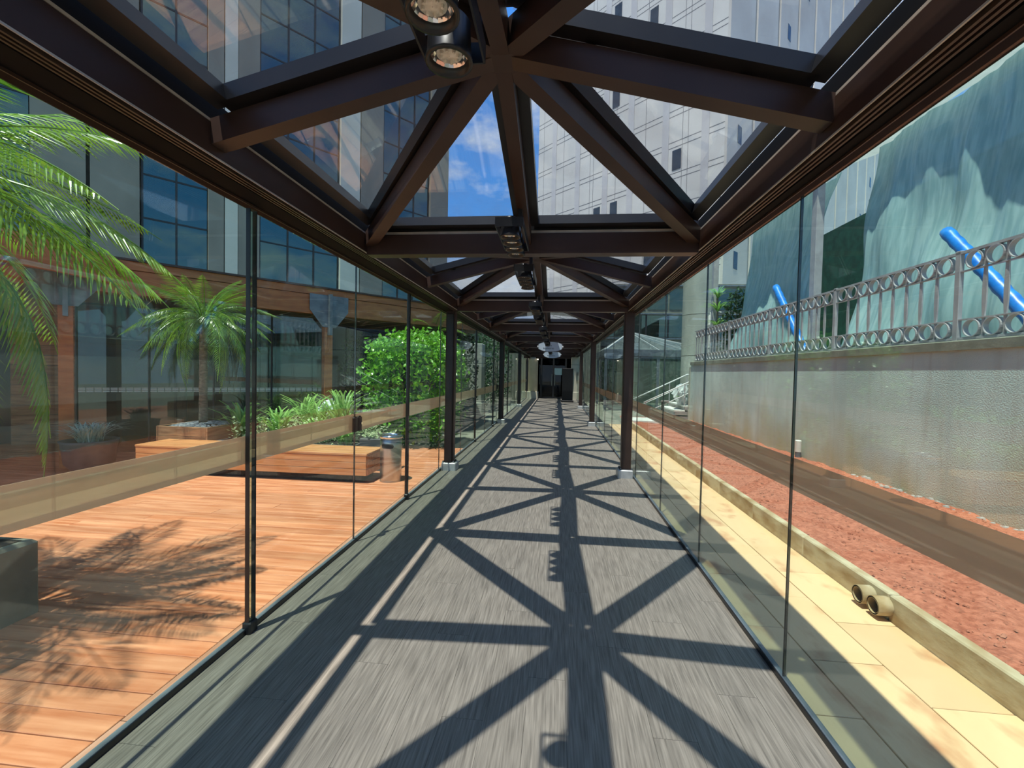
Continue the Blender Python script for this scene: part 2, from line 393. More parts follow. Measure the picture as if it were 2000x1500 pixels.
# eaves: main beam, sliding-door tracks, head channel, flashing, gutter
for sgn, X0, XG in ((-1, EL, XL), (1, ER, XR)):
    a, b = sorted((X0, X0+sgn*.11)); MB().box(a, b, YBEG, YEND, 2.56, 2.70).build('eaves_beam', 'steel_brown', ceiling)
    a, b = sorted((X0+sgn*.002, X0+sgn*.03)); MB().box(a, b, YBEG, YEND, 2.704, 2.716).build('flashing', 'flashing', ceiling)
    a, b = sorted((X0+sgn*.03, X0+sgn*.042)); MB().box(a, b, YBEG, YEND, 2.70, 2.732).build('upstand', 'flashing', ceiling); MB().box(a, b, YBEG, YEND, 2.732, 2.825).build('sealing_strip', 'matte_black', ceiling)
    a, b = sorted((X0-sgn*.0, X0+sgn*.006)); MB().box(a, b, YBEG, YEND, 2.552, 2.559).build('drip_edge', 'base_grey', ceiling)
    for k in range(3):
        a, b = sorted((X0+sgn*(.016+k*.022), X0+sgn*(.026+k*.022)))
        MB().box(a, b, YBEG, YEND, 2.542, 2.56).build('door_track', 'track_brown', ceiling)
    a, b = sorted((X0+sgn*.085, XG+sgn*.05)); MB().box(a, b, YBEG, YEND, 2.545, 2.62).build('head_channel', 'matte_black', ceiling)
    a, b = sorted((XG-sgn*.034, XG-sgn*.028)); MB().box(a, b, YBEG, YEND, 2.533, 2.545).build('head_rail', 'steel_brown', ceiling)
    a, b = sorted((X0+sgn*.11, XG+sgn*.06)); MB().box(a, b, YBEG, YEND, 2.62, 2.70).build('gutter', 'steel_black', ceiling)

# ------------------------------------------------------------------ glazed side walls
def glazed_wall(name, X, sgn, joints, label):
    w = tag(empty(name), label, kind='structure')
    for i in range(len(joints)-1):
        y0, y1 = joints[i]+.005, joints[i+1]-.005
        p = MB().box(-.006, .006, -(y1-y0)/2, (y1-y0)/2, .02, ZT-.01).build('glass_pane', 'glass_wall', w, loc=(X, (y0+y1)/2, 0))
        h = (y1-y0)/2
        MB().box(.0065 if sgn > 0 else -.0085, .0085 if sgn > 0 else -.0065, -h, h, 1.02, 1.185).build('film_band', 'film', p)
        MB().box(-.0065, .0065, h+.0005, h+.0075, .02, ZT-.01).build('edge_seal', 'steel_black', p)
    MB().box(X-.018, X+.018, YBEG, YEND, -.002, .028).build('floor_rail', 'steel_black', w)
    MB().box(X-.014, X+.014, YBEG, YEND, .028, .034).build('rail_lip', 'galv', w)
    return w
J0 = [YBEG, -1.75, -.38, 1.01]
Jfar = [8.3, 9.72, 11.14, 12.5, 13.42, 14.85, 16.27, 17.7, 19.1, 20.0, 21.4, 22.85, 24.3, 25.6, YEND]
wl = glazed_wall('wall_left', XL, -1, J0+[2.43, 3.82, 5.2, 6.74]+Jfar, 'frameless glass sliding panels along the deck side')
wr = glazed_wall('wall_right', XR, 1, J0+[2.39, 3.78, 5.16, 6.76]+Jfar, 'frameless glass panels along the planting strip side')
# thicker stacking stiles on the deck side, with floor guides
for y, w in ((2.43, .05), (5.2, .03), (9.72, .03), (12.5, .03), (16.27, .03)):
    st = MB().box(XL+.008, XL+.03, y-w/2, y+w/2, .03, ZT-.01).build('stacked_glass_edge', 'glass_edge', wl)
    MB().box(XL+.006, XL+.032, y-w/2-.004, y-w/2, .03, ZT-.01).box(XL+.006, XL+.032, y+w/2, y+w/2+.006, .03, ZT-.01).build('seal', 'steel_black', st)
    MB().bbox(XL-.01, XL+.045, y-w/2-.012, y+w/2+.012, .0, .07, .008).build('floor_guide', 'steel_black', st)
lk = MB().bbox(XL+.008, XL+.04, 3.745, 3.812, 1.03, 1.165, .012).bbox(XL+.008, XL+.04, 3.828, 3.895, 1.03, 1.165, .012).build('lock', 'steel_brown', wl)
MB().lathe([(.012, .04), (.012, .052)], (XL, 3.86, 1.1), 12, 'X').build('lock_cylinder', 'chrome', lk)

# posts
def post(x, y, label, grp):
    t = tag(empty('steel_post', (x, y, 0), 0 if x < 0 else math.pi), label, 'post', grp)
    MB().bbox(-.075, .075, -.07, .07, .1, 2.56, .01).build('column', 'steel_brown', t)
    MB().bbox(-.055, .055, -.11, -.07, .1, 2.5, .006).build('web', 'steel_black', t)
    MB().bbox(-.105, .13, -.12, .12, 0, .125, .012).build('base_block', 'base_grey', t)
    MB().bbox(-.1, .1, -.1, .1, .125, .135, .004).build('base_plate', 'steel_black', t)
    for sx in (-1, 1):
        for sy in (-1, 1): MB().lathe([(.012, .135), (.012, .15)], (sx*.085, sy*.085, 0), 6).build('bolt', 'galv', t)
names = ('nearest', 'second', 'third')
for k, y in enumerate((6.93, 13.5, 20.0)):
    post(XL+.125, y, 'brown steel post on the deck side, %s from the camera' % names[k], 'posts along the deck side')
    post(XR-.125, y, 'brown steel post on the planting strip side, %s from the camera' % names[k], 'posts along the planting strip side')

# ------------------------------------------------------------------ spotlight bars hung beside the ridge
def spot_proto(L):
    parts = []
    fr = MB()
    hw, hh = .088, .03
    fr.box(-hw, -hw+.006, -L/2, L/2, -hh, hh).box(hw-.006, hw, -L/2, L/2, -hh, hh).box(-hw, hw, -L/2, -L/2+.006, -hh, hh).box(-hw, hw, L/2-.006, L/2, -hh, hh)
    parts.append(('housing', fr.mesh('housing', 'steel_black'), [], (0, 0, 0)))
    can = MB().lathe([(.04, .06), (.058, .04), (.062, -.05), (.066, -.06), (.066, -.068), (.056, -.068), (.052, -.045)], (0,0,0), 20, close=False)
    can.lathe([(.04, .06), (.001, .062)], (0,0,0), 20, close=False)
    cm = can.mesh('lamp', 'steel_black', True)
    refl = MB().lathe([(.052, -.046), (.042, -.032), (.001, -.030)], (0,0,0), 24, close=False).mesh('reflector', 'chrome')
    led = MB().lathe([(.036, -.045), (.001, -.049)], (0,0,0), 16, close=False)
    for a in range(8):
        c, s_ = math.cos(a*.785), math.sin(a*.785); led.lathe([(.006, -.046), (.004, -.054), (.0005, -.055)], (.024*c, .024*s_, 0), 6, close=False)
    lm = led.mesh('led_disc', 'lamp_led')
    n = 4
    for k in range(n):
        y = -L/2+L*(k+.5)/n
        parts.append(('lamp', cm, [('reflector', refl), ('led_disc', lm)], (0, y, -.012)))
    hg = MB().box(.03, .06, -.02, .02, .07, .36).box(-.02, .06, -.06, .06, .07, .085)
    parts.append(('hanger', hg.mesh('hanger', 'steel_black'), [], (0, 0, 0)))
    cbl = MB().tube([(-.02, L/2-.03, .07), (.0, L/2, .16), (.03, L/2+.03, .27)], .004, 6)
    parts.append(('cable', cbl.mesh('cable', 'pvc'), [], (0, 0, 0)))
    return parts
SPA, SPB = spot_proto(.66), spot_proto(.57)
ordn = ['first', 'second', 'third', 'fourth', 'fifth', 'sixth', 'seventh', 'eighth', 'ninth', 'tenth', 'eleventh', 'twelfth', 'thirteenth', 'fourteenth']
cnt = 0
for k in range(-1, 7):
    for pr, off in ((SPA, .72), (SPB, LM-.53)):
        if k == 6 and off > 2: continue
        yc = CB0+k*LM+off
        lb = 'black four-lamp spotlight bar under the ridge, %s from the camera' % (ordn[cnt] if cnt < 14 else 'last')
        t = tag(empty('spotlight_bar', (-.318, yc, 2.535)), lb, 'spotlight', 'spotlight bars along the ridge'); cnt += 1
        for nm, me, subs, lc in pr:
            o = link(nm, me, t, lc)
            for sn, sm in subs: link(sn, sm, o)

# ------------------------------------------------------------------ hanging oval signs
def oval_sign(y, label):
    t = tag(empty('oval_sign', (XC+.02, y, 2.485)), label, 'sign', 'oval signs hung from the roof')
    pts = [(.44*math.cos(a), 0, .165*math.sin(a)) for a in [2*math.pi*i/28 for i in range(28)]]
    pts = [(max(-.40, min(.40, p[0])), p[1], p[2]) for p in pts]
    MB().prism([(p[0], -.008, p[2]) for p in pts], (0, .016, 0)).build('plate', 'sign_face', t)
    rim = [(p[0]*1.02, 0, p[2]*1.05) for p in pts]; MB().tube(rim+rim[:1], .008, 6).build('rim', 'galv', t)
    for sx in (-1, 1):
        b = MB().bbox(sx*.425-.022, sx*.425+.022, -.014, .014, -.02, .03, .005).build('clip', 'white_metal', t)
        MB().tube([(sx*.425, 0, .03), (sx*.425, 0, .30)], .003, 5).build('wire', 'galv', t)
    for txt, z, sz in (('Lobby', .035, .095), ('Auditório', -.065, .095)):
        cu = bpy.data.curves.new('lettering', 'FONT'); cu.body = txt; cu.size = sz; cu.align_x = 'CENTER'; cu.extrude = .001
        tmp = bpy.data.objects.new('tmp', cu); COL.objects.link(tmp)
        me = bpy.data.meshes.new_from_object(tmp.evaluated_get(bpy.context.evaluated_depsgraph_get()))
        bpy.data.objects.remove(tmp); me.materials.clear(); me.materials.append(M['sign_text'])
        link('lettering', me, t, (-.06, -.0095, z-.02), (math.pi/2, 0, 0))
oval_sign(15.1, 'pale blue oval sign hanging from the roof, the nearer of two')
oval_sign(21.7, 'pale oval sign hanging further back near the entrance doors')

# ------------------------------------------------------------------ entrance at the far end
wb = tag(empty('wall_back'), 'dark glazed entrance front closing the walkway', kind='structure')
box('lintel', 'concrete_dark', wb, -3.2, 2.6, 27.0, 27.4, 2.75, 5.4)
box('side_wall', 'concrete_dark', wb, -6.2, -1.9, 27.0, 27.4, -.14, 5.4)
box('side_wall', 'concrete_dark', wb, 1.5, 2.6, 27.0, 27.4, -.14, 2.75)
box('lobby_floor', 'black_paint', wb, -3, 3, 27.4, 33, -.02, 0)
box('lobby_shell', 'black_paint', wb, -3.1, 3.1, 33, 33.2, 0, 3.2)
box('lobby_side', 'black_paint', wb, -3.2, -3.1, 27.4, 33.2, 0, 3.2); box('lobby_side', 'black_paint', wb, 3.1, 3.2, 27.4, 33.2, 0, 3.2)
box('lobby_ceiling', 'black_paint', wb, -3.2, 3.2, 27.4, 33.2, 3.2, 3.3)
tag(box('fascia', 'steel_brown', None, XL-.2, XR+.2, YEND-.02, YEND+.1, 2.45, 2.75), 'dark beam above the entrance', kind='structure').name = 'trim_1'
dr = tag(empty('door_1'), 'dark framed glass double doors', kind='structure')
for i, (a, b) in enumerate(((-1.85, -.95), (-.95, -.2), (-.2, .55), (.55, 1.45))):
    MB().box(a+.05, b-.05, 27.1, 27.11, .1, 2.6).build('pane', 'glass_door', dr)
    MB().box(a, a+.05, 27.06, 27.14, 0, 2.75).box(b-.05, b, 27.06, 27.14, 0, 2.75).box(a+.05, b-.05, 27.06, 27.14, 0, .1).box(a+.05, b-.05, 27.06, 27.14, 2.6, 2.75).build('frame', 'mullion', dr)
    if i in (1, 2):
        x = b-.09 if i == 1 else a+.09
        MB().tube([(x, 27.02, .8), (x, 27.02, 1.5)], .015, 8).build('handle', 'stainless', dr)
scr = tag(empty('lit_display', (.1, 30, .0)), 'small bright lit panel seen through the entrance doors', 'display')
box('panel', 'display_glow', scr, -.25, .25, -.03, .03, 1.45, 1.9); box('stand', 'black_paint', scr, -.05, .05, -.04, .04, 0, 1.4)
def pillar(name, x0, x1, y0, y1, h, mat, label, band=None):
    t = tag(empty(name, ((x0+x1)/2, (y0+y1)/2, 0)), label, 'pillar'); w, d = (x1-x0)/2, (y1-y0)/2
    MB().bbox(-w, w, -d, d, .45, h*.72, .02).build('shaft', mat, t); MB().bbox(-w, w, -d, d, h*.72+.012, h, .02).build('upper_block', mat, t)
    MB().box(-w+.01, w-.01, -d+.01, d-.01, h*.72, h*.72+.012).build('joint', 'concrete_dark', t)
    MB().bbox(-w-.03, w+.03, -d-.03, d+.03, -.02, .45, .02).build('plinth', mat, t)
    return t
lp = tag(empty('round_pillar', (-1.45, 26.9, 0)), 'cream round pillar left of the entrance doors', 'pillar')
MB().lathe([(.30, .42), (.30, 2.3), (.32, 2.32), (.32, 2.5)], (0,0,0), 24).build('shaft', 'plaster', lp, True); MB().bbox(-.34, .34, -.34, .34, 0, .42, .02).build('plinth', 'plaster', lp)
pillar('square_pillar', .86, 1.42, 26.6, 27.0, 2.9, 'plaster', 'cream square pillar right of the entrance doors')
# lamp on left pillar, box on the right
b = tag(empty('wall_lamp', (-1.16, 26.55, 2.36)), 'small bright round lamp on the cream round pillar', 'lamp')
MB().lathe([(.03, 0), (.045, .02), (.03, .05)], (0,0,0), 12).build('bulb', 'interior_lamp', b); MB().bbox(-.03, .03, 0, .1, .05, .08, .005).build('bracket', 'steel_black', b)
b = tag(empty('call_box', (1.28, 26.56, 1.55)), 'small dark box on the cream square pillar', 'box')
MB().bbox(-.06, .06, -.03, .03, -.1, .1, .01).build('case', 'steel_black', b); MB().box(-.04, .04, -.034, -.03, 0, .06).build('cover', 'win_dark', b)
st = tag(empty('notice_stand', (.60, 24.0, 0)), 'tall black notice stand in front of the entrance', 'stand')
MB().bbox(-.30, .29, -.03, .03, .1, 1.84, .01).build('board', 'black_paint', st); MB().bbox(-.33, .33, -.2, .2, 0, .1, .01).build('foot', 'black_paint', st)
MB().box(-.26, .25, -.032, -.03, .2, 1.76).build('face', 'black_paint', st)

# building above and around the entrance
eb = tag(empty('entrance_building', (4, 30, 0)), 'dark low building with ribbon windows behind the skylight', 'building')
box('wall', 'concrete_dark', eb, -1.4, 12, -2.5, 6, -.14, 7.1)
for i in range(9):
    w = MB().box(-1.2+i*1.3, -1.2+i*1.3+1.2, -2.53, -2.5, 3.9, 5.2).build('window', 'glass_curtain', eb)
    MB().box(-1.2+i*1.3+1.2, -1.2+i*1.3+1.3, -2.56, -2.5, 3.8, 5.3).build('mullion', 'mullion', w)
for i in range(9): MB().box(-1.2+i*1.3, i*1.3, -2.53, -2.5, 5.55, 6.8).build('window', 'glass_curtain', eb)
for z in (3.75, 5.25, 6.95): MB().box(-1.4, 12, -2.62, -2.5, z, z+.07).build('ledge', 'galv', eb)

# skylight over a stair hall on the right
sk = tag(empty('glass_skylight', (4.9, 23.1, 0)), 'low glass pyramid skylight with white ribs beyond the stairs', 'skylight')
SB = [(-2.6, -2, 2.75), (2.3, -2, 2.75), (2.3, 2, 2.75), (-2.6, 2, 2.75)]; SA = V((-1.2, 0, 3.75))
for i in range(4):
    a, b = V(SB[i]), V(SB[(i+1) % 4])
    n = (b-a).cross(SA-a).normalized(); MB().prism([a, b, SA], n*.01).build('pane', 'glass_sky', sk)
    MB().bar(a, SA, .07, .07).build('rib', 'white_metal', sk)
    for t in (.25, .5, .75): MB().bar(a.lerp(b, t), SA, .03, .03).build('rib', 'white_metal', sk)
for z0, z1, d in ((2.45, 2.75, .1), (2.35, 2.45, .04)):
    MB().box(-2.6-d, 2.3+d, -2-d, -2+d, z0, z1).box(-2.6-d, 2.3+d, 2-d, 2+d, z0, z1).box(-2.6-d, -2.6+d, -2+d, 2-d, z0, z1).box(2.3-d, 2.3+d, -2+d, 2-d, z0, z1).build('fascia', 'galv', sk)
for x, y in ((-2.6, -2), (2.3, -2), (2.3, 2), (-2.6, 2), (-.2, -2)):
    MB().box(x-.06, x+.06, y-.06, y+.06, -.14, 2.35).build('leg', 'galv', sk)
for i in range(4): MB().box(-2.5+i*1.2, -1.36+i*1.2, -1.985, -1.975, 0, 2.35).build('front_pane', 'glass_shop', sk)

cy = tag(empty('round_concrete_column', (5.92, 19.2, 0)), 'massive round concrete column rising behind the wall end', 'column')
for z0, z1 in ((-.14, 2.4), (2.42, 4.1), (4.12, 6.9)): MB().lathe([(.68, z0), (.68, z1)], (0,0,0), 36).build('drum', 'concrete', cy, False)
dp = tag(empty('drain_pipe', (5.42, 16.45, 0)), 'white plastic drain pipe with elbow beside the round column', 'pipe')
MB().tube([(0,0,-.14), (0,0,3.75), (.05,0,3.83), (.14,0,3.86), (.5,0,3.86)], .055, 10).build('lower_pipe', 'pvc', dp, True); MB().tube([(.14,0,3.86), (.14,0,4.9)], .05, 10).build('riser', 'pvc', dp, True)
for z in (2.6, 3.4): MB().lathe([(.065, z), (.065, z+.05)], (0,0,0), 12).build('collar', 'pvc', dp)

# ------------------------------------------------------------------ right side: tiles, kerb, soil, wall
XK = 2.235
path = tag(empty('path'), 'sandstone tile path between the glass and the kerb', kind='structure'); path.name = 'floor_path'
box('bedding', 'curb', path, XR+.03, XK, -3, 14.2, -.12, -.022)
cols = [(XR+.03, 1.48), (1.48, 1.86), (1.86, XK)]
for c, (a, b) in enumerate(cols):
    y = -3-(c*.31)
    while y < 14.2:
        y1 = min(y+.74, 14.2)
        if y1-y > .03:
            MB().bbox(-(b-a)/2+.003, (b-a)/2-.003, -(y1-y)/2+.003, (y1-y)/2-.003, -.022, rr(-.001, .001), .003).build('tile', 'tile', path, loc=((a+b)/2, (y+y1)/2, 0))
        y = y1
kerb = tag(empty('kerb'), 'weathered stone kerb holding the red soil', kind='structure'); kerb.name = 'trim_2'
y = -3
while y < 14.2:
    y1 = min(y+1.02, 14.2)
    MB().bbox(0, .075, -(y1-y)/2+.003, (y1-y)/2-.003, -.12, .175+rr(-.004, .004), .008).build('kerb_stone', 'curb', kerb, loc=(XK, (y+y1)/2, 0)); y = y1
XW = 4.7
def soil_z(x, y):
    t = (x-XK)/(XW-XK)
    return .155-.045*t-.008*max(0, y-5)+.012*math.sin(x*9+y*5)+.010*math.sin(x*17-y*11)+.008*math.sin(x*31+y*27)
s_ = MB().grid(lambda u, v: (XK+.06+u*(XW-XK-.03), -3+v*19.2, soil_z(XK+.06+u*(XW-XK-.03), -3+v*19.2)), 40, 220)
tag(s_.build('ground_soil', 'soil', None, True), 'red bare soil strip between the kerb and the rendered wall', kind='structure')
ch = MB()
for i in range(9000):
    x = rr(XK+.09, XW-.03); y = 1.2+14*random.random()**1.6
    z = soil_z(x, y); r = rr(.005, .013)*(1.8 if random.random() < .05 else 1); a = rr(0, 6.28); d1 = V((math.cos(a), math.sin(a), rr(-.3, .3)))*r; d2 = V((-math.sin(a), math.cos(a), rr(-.3, .3)))*r*.6; u = V((0,0,r*.8))
    p = V((x, y, z)); ch.add([p-d1-d2, p+d1-d2, p+d1*.8+d2, p-d1+d2*.7, p+u], [(0,1,4),(1,2,4),(2,3,4),(3,0,4)])
tag(ch.build('soil_clods', 'chips'), 'loose red soil crumbs and chips scattered on the strip', 'soil', kind='stuff')
wside = tag(empty('wall_garden'), 'tall rough rendered retaining wall with stained foot', kind='structure'); wside.name = 'wall_side'
MB().box(XW, XW+.3, -3, 16, -.3, 1.96).build('render', 'render_wall', wside)
MB().bbox(XW-.035, XW+.33, -3, 16, 1.96, 2.075, .012).build('coping', 'concrete_dark', wside)
MB().box(XW+.3, XW+9, -3, 16, -.3, 1.98).build('upper_terrace', 'concrete_dark', wside)
MB().bbox(XW-.03, XW+.33, 16.0, 16.12, -.3, 1.9, .01).build('end_face', 'concrete', wside)
# gap of broken ground at the wall foot
gp = MB()
for i in range(46):
    y = 3.6+i*.085; r = rr(.02, .05); gp.lathe([(r, 0), (r*.7, r*.5), (.004, r*.7)], (XW-.05+rr(-.03, .02), y, soil_z(XW-.05, y)-.01), 5, close=False)
tag(gp.build('broken_mortar', 'riser'), 'crumbled mortar lying along the wall foot', 'rubble', kind='stuff')
# two pipe stubs in the kerb
for k, y in enumerate((3.13, 3.28)):
    t = tag(empty('pipe_stub', (XK-.03, y, .085)), ('farther' if k else 'nearer')+' of two short pipe stubs poking from the kerb', 'pipe')
    MB().lathe([(.058, -.06), (.062, -.06), (.062, .05), (.05, .05), (.05, -.06)], (0,0,0), 20, 'X', close=False).build('sleeve', 'curb', t, True)
    MB().lathe([(.05, .03), (.001, .03)], (0,0,0), 20, 'X', close=False).build('bore', 'dark_hole', t)
# small pipe stub and cap at the wall
p = on(1560, 873, 'X', XW-.08)
t = tag(empty('vent_pipe', (XW-.09, p.y, soil_z(XW-.09, p.y))), 'short white pipe with grey foot standing at the wall', 'pipe')
MB().lathe([(.05, 0), (.05, .12)], (0,0,0), 16).build('foot', 'galv', t); MB().lathe([(.055, .12), (.055, .33), (.045, .34)], (0,0,0), 16).build('cap', 'pvc', t)

# ------------------------------------------------------------------ iron fence on the wall
fe = tag(empty('iron_fence', (XW+.1, 0, 2.075)), 'grey iron fence with rows of rings on top of the rendered wall', 'fence')
FZ = 1.075
YF0, YF1 = 1.13, 15.92
for z, h, w in ((.03, .03, .045), (.255, .014, .04), (FZ-.245, .014, .04), (FZ-.02, .03, .05)):
    MB().box(-w/2, w/2, YF0, YF1, z-h/2, z+h/2).build('rail', 'iron', fe)
def bal_mesh():
    m = MB(); pr = [(.014, .045), (.014, .25), (.025, .42), (.027, .54), (.025, .66), (.016, FZ-.24), (.016, FZ-.035)]
    for i in range(len(pr)-1):
        (a, z0), (b, z1) = pr[i], pr[i+1]
        m.add([(-.008,-a,z0),(.008,-a,z0),(.008,a,z0),(-.008,a,z0),(-.008,-b,z1),(.008,-b,z1),(.008,b,z1),(-.008,b,z1)], [(0,1,5,4),(1,2,6,5),(2,3,7,6),(3,0,4,7)])
    return m.mesh('baluster', 'iron')
bm_ = bal_mesh()
rg = MB().lathe([(.104, -.03), (.104, .03), (.094, .03), (.094, -.03), (.104, -.03)], (0,0,0), 24, 'X', close=False).mesh('ring', 'iron', False)
pm_ = MB().bbox(-.025, .025, -.035, .035, 0, FZ+.01, .004).mesh('fence_post', 'iron')
y = YF0; nb = 0
while y < YF1-.05:
    link('fence_post', pm_, fe, (0, y, 0))
    for i in range(9):
        yc = y+.045+.245*(i+.5)+.015
        if yc > YF1-.1: break
        link('ring', rg, fe, (0, yc, .145)); link('ring', rg, fe, (0, yc, FZ-.135))
        if i < 8: link('baluster', bm_, fe, (0, yc+.1225, 0))
    y += 2.35

# ------------------------------------------------------------------ plastic sheeting and props on the upper terrace
def xs(y): return 5.35+(15.9-y)*.055
def sheet(name, y0, y1, label, seed, ztop=6.3):
    rnd = random.Random(seed); ph = [rnd.uniform(0, 6.28) for _ in range(6)]
    def fn(u, v):
        y = y0+(y1-y0)*u; z = 1.99+(ztop-1.99)*v
        lean = .16*(z-2)
        fold = .06*math.sin(y*4+ph[1]+z*.5)+.035*math.sin(y*9+ph[2]-z*1.1)+.02*math.sin(y*21+z*1.6+ph[3])+.07*math.sin(z*1.7+y*1.1+ph[4])+.03*math.sin(z*3.1-y*2.3)
        edge = .25*math.exp(-((y-y0)/.25)**2)-.25*math.exp(-((y-y1)/.25)**2)
        return (xs(y)+lean+fold*(1-.3*v), y+edge*math.sin(v*3), z)
    o = MB().grid(fn, 90, 60).build(name, 'plastic', None, True)
    md = o.modifiers.new('thickness', 'SOLIDIFY'); md.thickness = .004
    tag(o, label, 'sheet', 'plastic sheets on the upper terrace'); return o
cn = MB().grid(lambda u, v: (xs(1+15*u)+.62-.05*math.sin(u*40)-(.62+.25*math.sin(u*9+1)+.12*math.sin(u*23))*v*1.15+.35*(1-v), 1+15*u, 6.42+.08*math.sin(u*30+v*3)-.1*v), 60, 10).build('shade_sheet', 'tarp_white', None, True)  # added overhang, its shadow darkens the upper part of the plastic sheets
tag(cn, 'slack white sheet added above the plastic sheeting to shade its top', 'sheet')
sheet('plastic_sheet', 10.75, 14.7, 'pale teal plastic sheet hanging between the two grey posts', 3)
sheet('plastic_sheet', 1.0, 9.75, 'large pale teal plastic sheet behind the near part of the fence', 5)
for (yy, lb) in ((10.35, 'grey steel post between the two plastic sheets'), (15.75, 'grey steel post at the far edge of the plastic sheeting')):
    t = tag(empty('tent_post', (xs(yy)-.02, yy, 1.98)), lb, 'post', 'posts holding the plastic sheeting')
    MB().bbox(-.08, .08, -.1, .1, 0, 4.3, .01).build('shaft', 'iron', t); MB().bbox(-.13, .13, -.15, .15, 0, .03, .005).build('foot', 'iron', t)
t = tag(empty('lamp_globe', (xs(10.35)-.2, 10.3, 2.35)), 'small white bulb fixed to the grey post behind the fence', 'lamp')
MB().lathe([(.004, -.07), (.05, -.05), (.065, 0), (.05, .05), (.004, .07)], (0,0,0), 14, close=False).build('bulb', 'white_metal', t, True); MB().tube([(0,0,-.06), (.1,0,-.16), (.1,0,-.36)], .015, 6).build('arm', 'steel_brown', t)
def blue_pole(pa, pb, xa, xb, label):
    a = on(*pa, 'X', xa); b = on(*pb, 'X', xb); b = a+(b-a)*((a.z-2.06)/(a.z-b.z)); t = tag(empty('blue_tube', a), label, 'tube', 'blue tubes behind the fence')
    n = 22; d = b-a
    MB().tube([d*(i/n) for i in range(n+1)], [.075+.010*(i % 2) for i in range(n+1)], 10).build('corrugated_sleeve', 'blue_tube', t, True)
    MB().tube([d*-.02, d*1.02], .03, 8).build('core', 'iron', t)
blue_pole((1848, 452), (2030, 640), 5.35, 5.25, 'thick bright blue tube slanting down behind the nearest fence bay')
blue_pole((1515, 560), (1560, 660), 5.25, 5.2, 'short blue tube slanting behind the middle of the fence')
gn = tag(box('green_netting', 'green_net', None, 8.6, 8.7, -2, 15.9, 1.985, 6.3), 'dark green netting screen far behind the plastic sheets', 'netting')

# ------------------------------------------------------------------ stairs with handrails at the wall end
D1 = V((0, -1, 0)); D2 = V((1, 0, 0))
sx0 = V((3.92, 18.4, 0))
sa = tag(empty('outdoor_stairs', sx0), 'outdoor stone stairs with white treads rising at the wall end', 'stairs')
for k in range(4):
    w0 = D2*(k*.34); z = .17*(k+1)
    a = w0+V((0,0,z-.17)); b = a+D1*2.2; dpt = D2*(.34*(4-k))
    MB().prism([a, b, b+dpt, a+dpt], (0,0,.12)).build('riser', 'riser', sa)
    nose = D2*-.03
    MB().prism([a+nose+V((0,0,.12)), b+nose+V((0,0,.12)), b+D2*.34+V((0,0,.12)), a+D2*.34+V((0,0,.12))], (0,0,.05)).build('tread', 'tread', sa)
for off in (-.06, 2.1):
    base = sx0+D1*off; t = tag(empty('handrail', base), 'steel handrail on the %s side of the stone stairs' % ('walkway' if off < 0 else 'wall'), 'handrail', 'handrails of the stone stairs')
    up = V((0,0,.17/.34*1.36)); e = D2*1.36+up
    for h, r in ((.95, .024), (.55, .015)): MB().tube([D2*-.75+V((0,0,h-.37)), V((0,0,h)), e+V((0,0,h)), e+D2*.3+V((0,0,h))], r, 8).build('rail', 'white_metal', t, True)
    for q in (-.5, .5, 1.0): MB().tube([e*q*(1 if q > 0 else V((1,0,0)).x)+V((0,0,-q*up.z if q < 0 else 0)), e*q+V((0,0,.95))], .02, 8).build('baluster', 'iron', t)
bs = tag(empty('bundled_tarp', (4.62, 16.75, .51)), 'crumpled white plastic bundle lying on the stairs', 'tarp')
def crumple(u, v):
    a = u*6.283; h = v; r = (.34+.08*math.sin(a*5+h*9)+.05*math.sin(a*11-h*14))*math.sin(.25+h*2.6)
    return (r*.8*math.cos(a), r*1.1*math.sin(a), h*.75+.04*math.sin(a*7+h*12))
MB().grid(crumple, 48, 22).build('fold', 'tarp_white', bs)
MB().tube([(-.3,-.1,.3), (0,-.36,.34), (.25,-.2,.3)], .012, 6).build('tie', 'leaf_strap', bs)
la = tag(box('landing_slab', 'tread', None, 2.45, 3.35, 14.25, 15.4, -.14, .12), 'white landing slab at the far end of the red soil', 'slab')
bp = tag(empty('black_post', (3.84, 16.3, 0)), 'short dark post at the corner of the stairs', 'post')
MB().bbox(-.05, .05, -.05, .05, -.1, .62, .008).build('shaft', 'steel_black', bp); MB().bbox(-.06, .2, -.06, .06, .62, .68, .008).build('arm', 'riser', bp)

# ------------------------------------------------------------------ deck on the left
deck = tag(empty('deck'), 'orange hardwood deck beside the walkway', kind='structure'); deck.name = 'floor_deck'
box('joists', 'dark_soil', deck, -14, XL-.03, -3, 9.2, -.14, DECK-.025)
for x0, x1 in ((XL-.155, XL-.045),):
    y = -3.0
    while y < 9.2:
        y1 = min(y+2.4, 9.2); MB().box(-.055, .055, -(y1-y)/2+.002, (y1-y)/2-.002, -.022, 0).build('border_board', 'deck_edge', deck, loc=((x0+x1)/2, (y+y1)/2, DECK)); y = y1
BWd = .142; y = -3.0; k = 0
while y < 9.1:
    x = XL-.16; first = True
    while x > -13.5:
        Lb = (1.3+((k*37) % 5)*.55) if first else 3.6; first = False
        xa = max(x-Lb, -13.6)
        MB().bbox(-(x-xa)/2+.002, (x-xa)/2-.002, -BWd/2+.0025, BWd/2-.0025, -.022, rr(-.0012, .0012), .003).build('deck_board', 'deck', deck, loc=((x+xa)/2, y+BWd/2, DECK)); x = xa
    y += BWd; k += 1

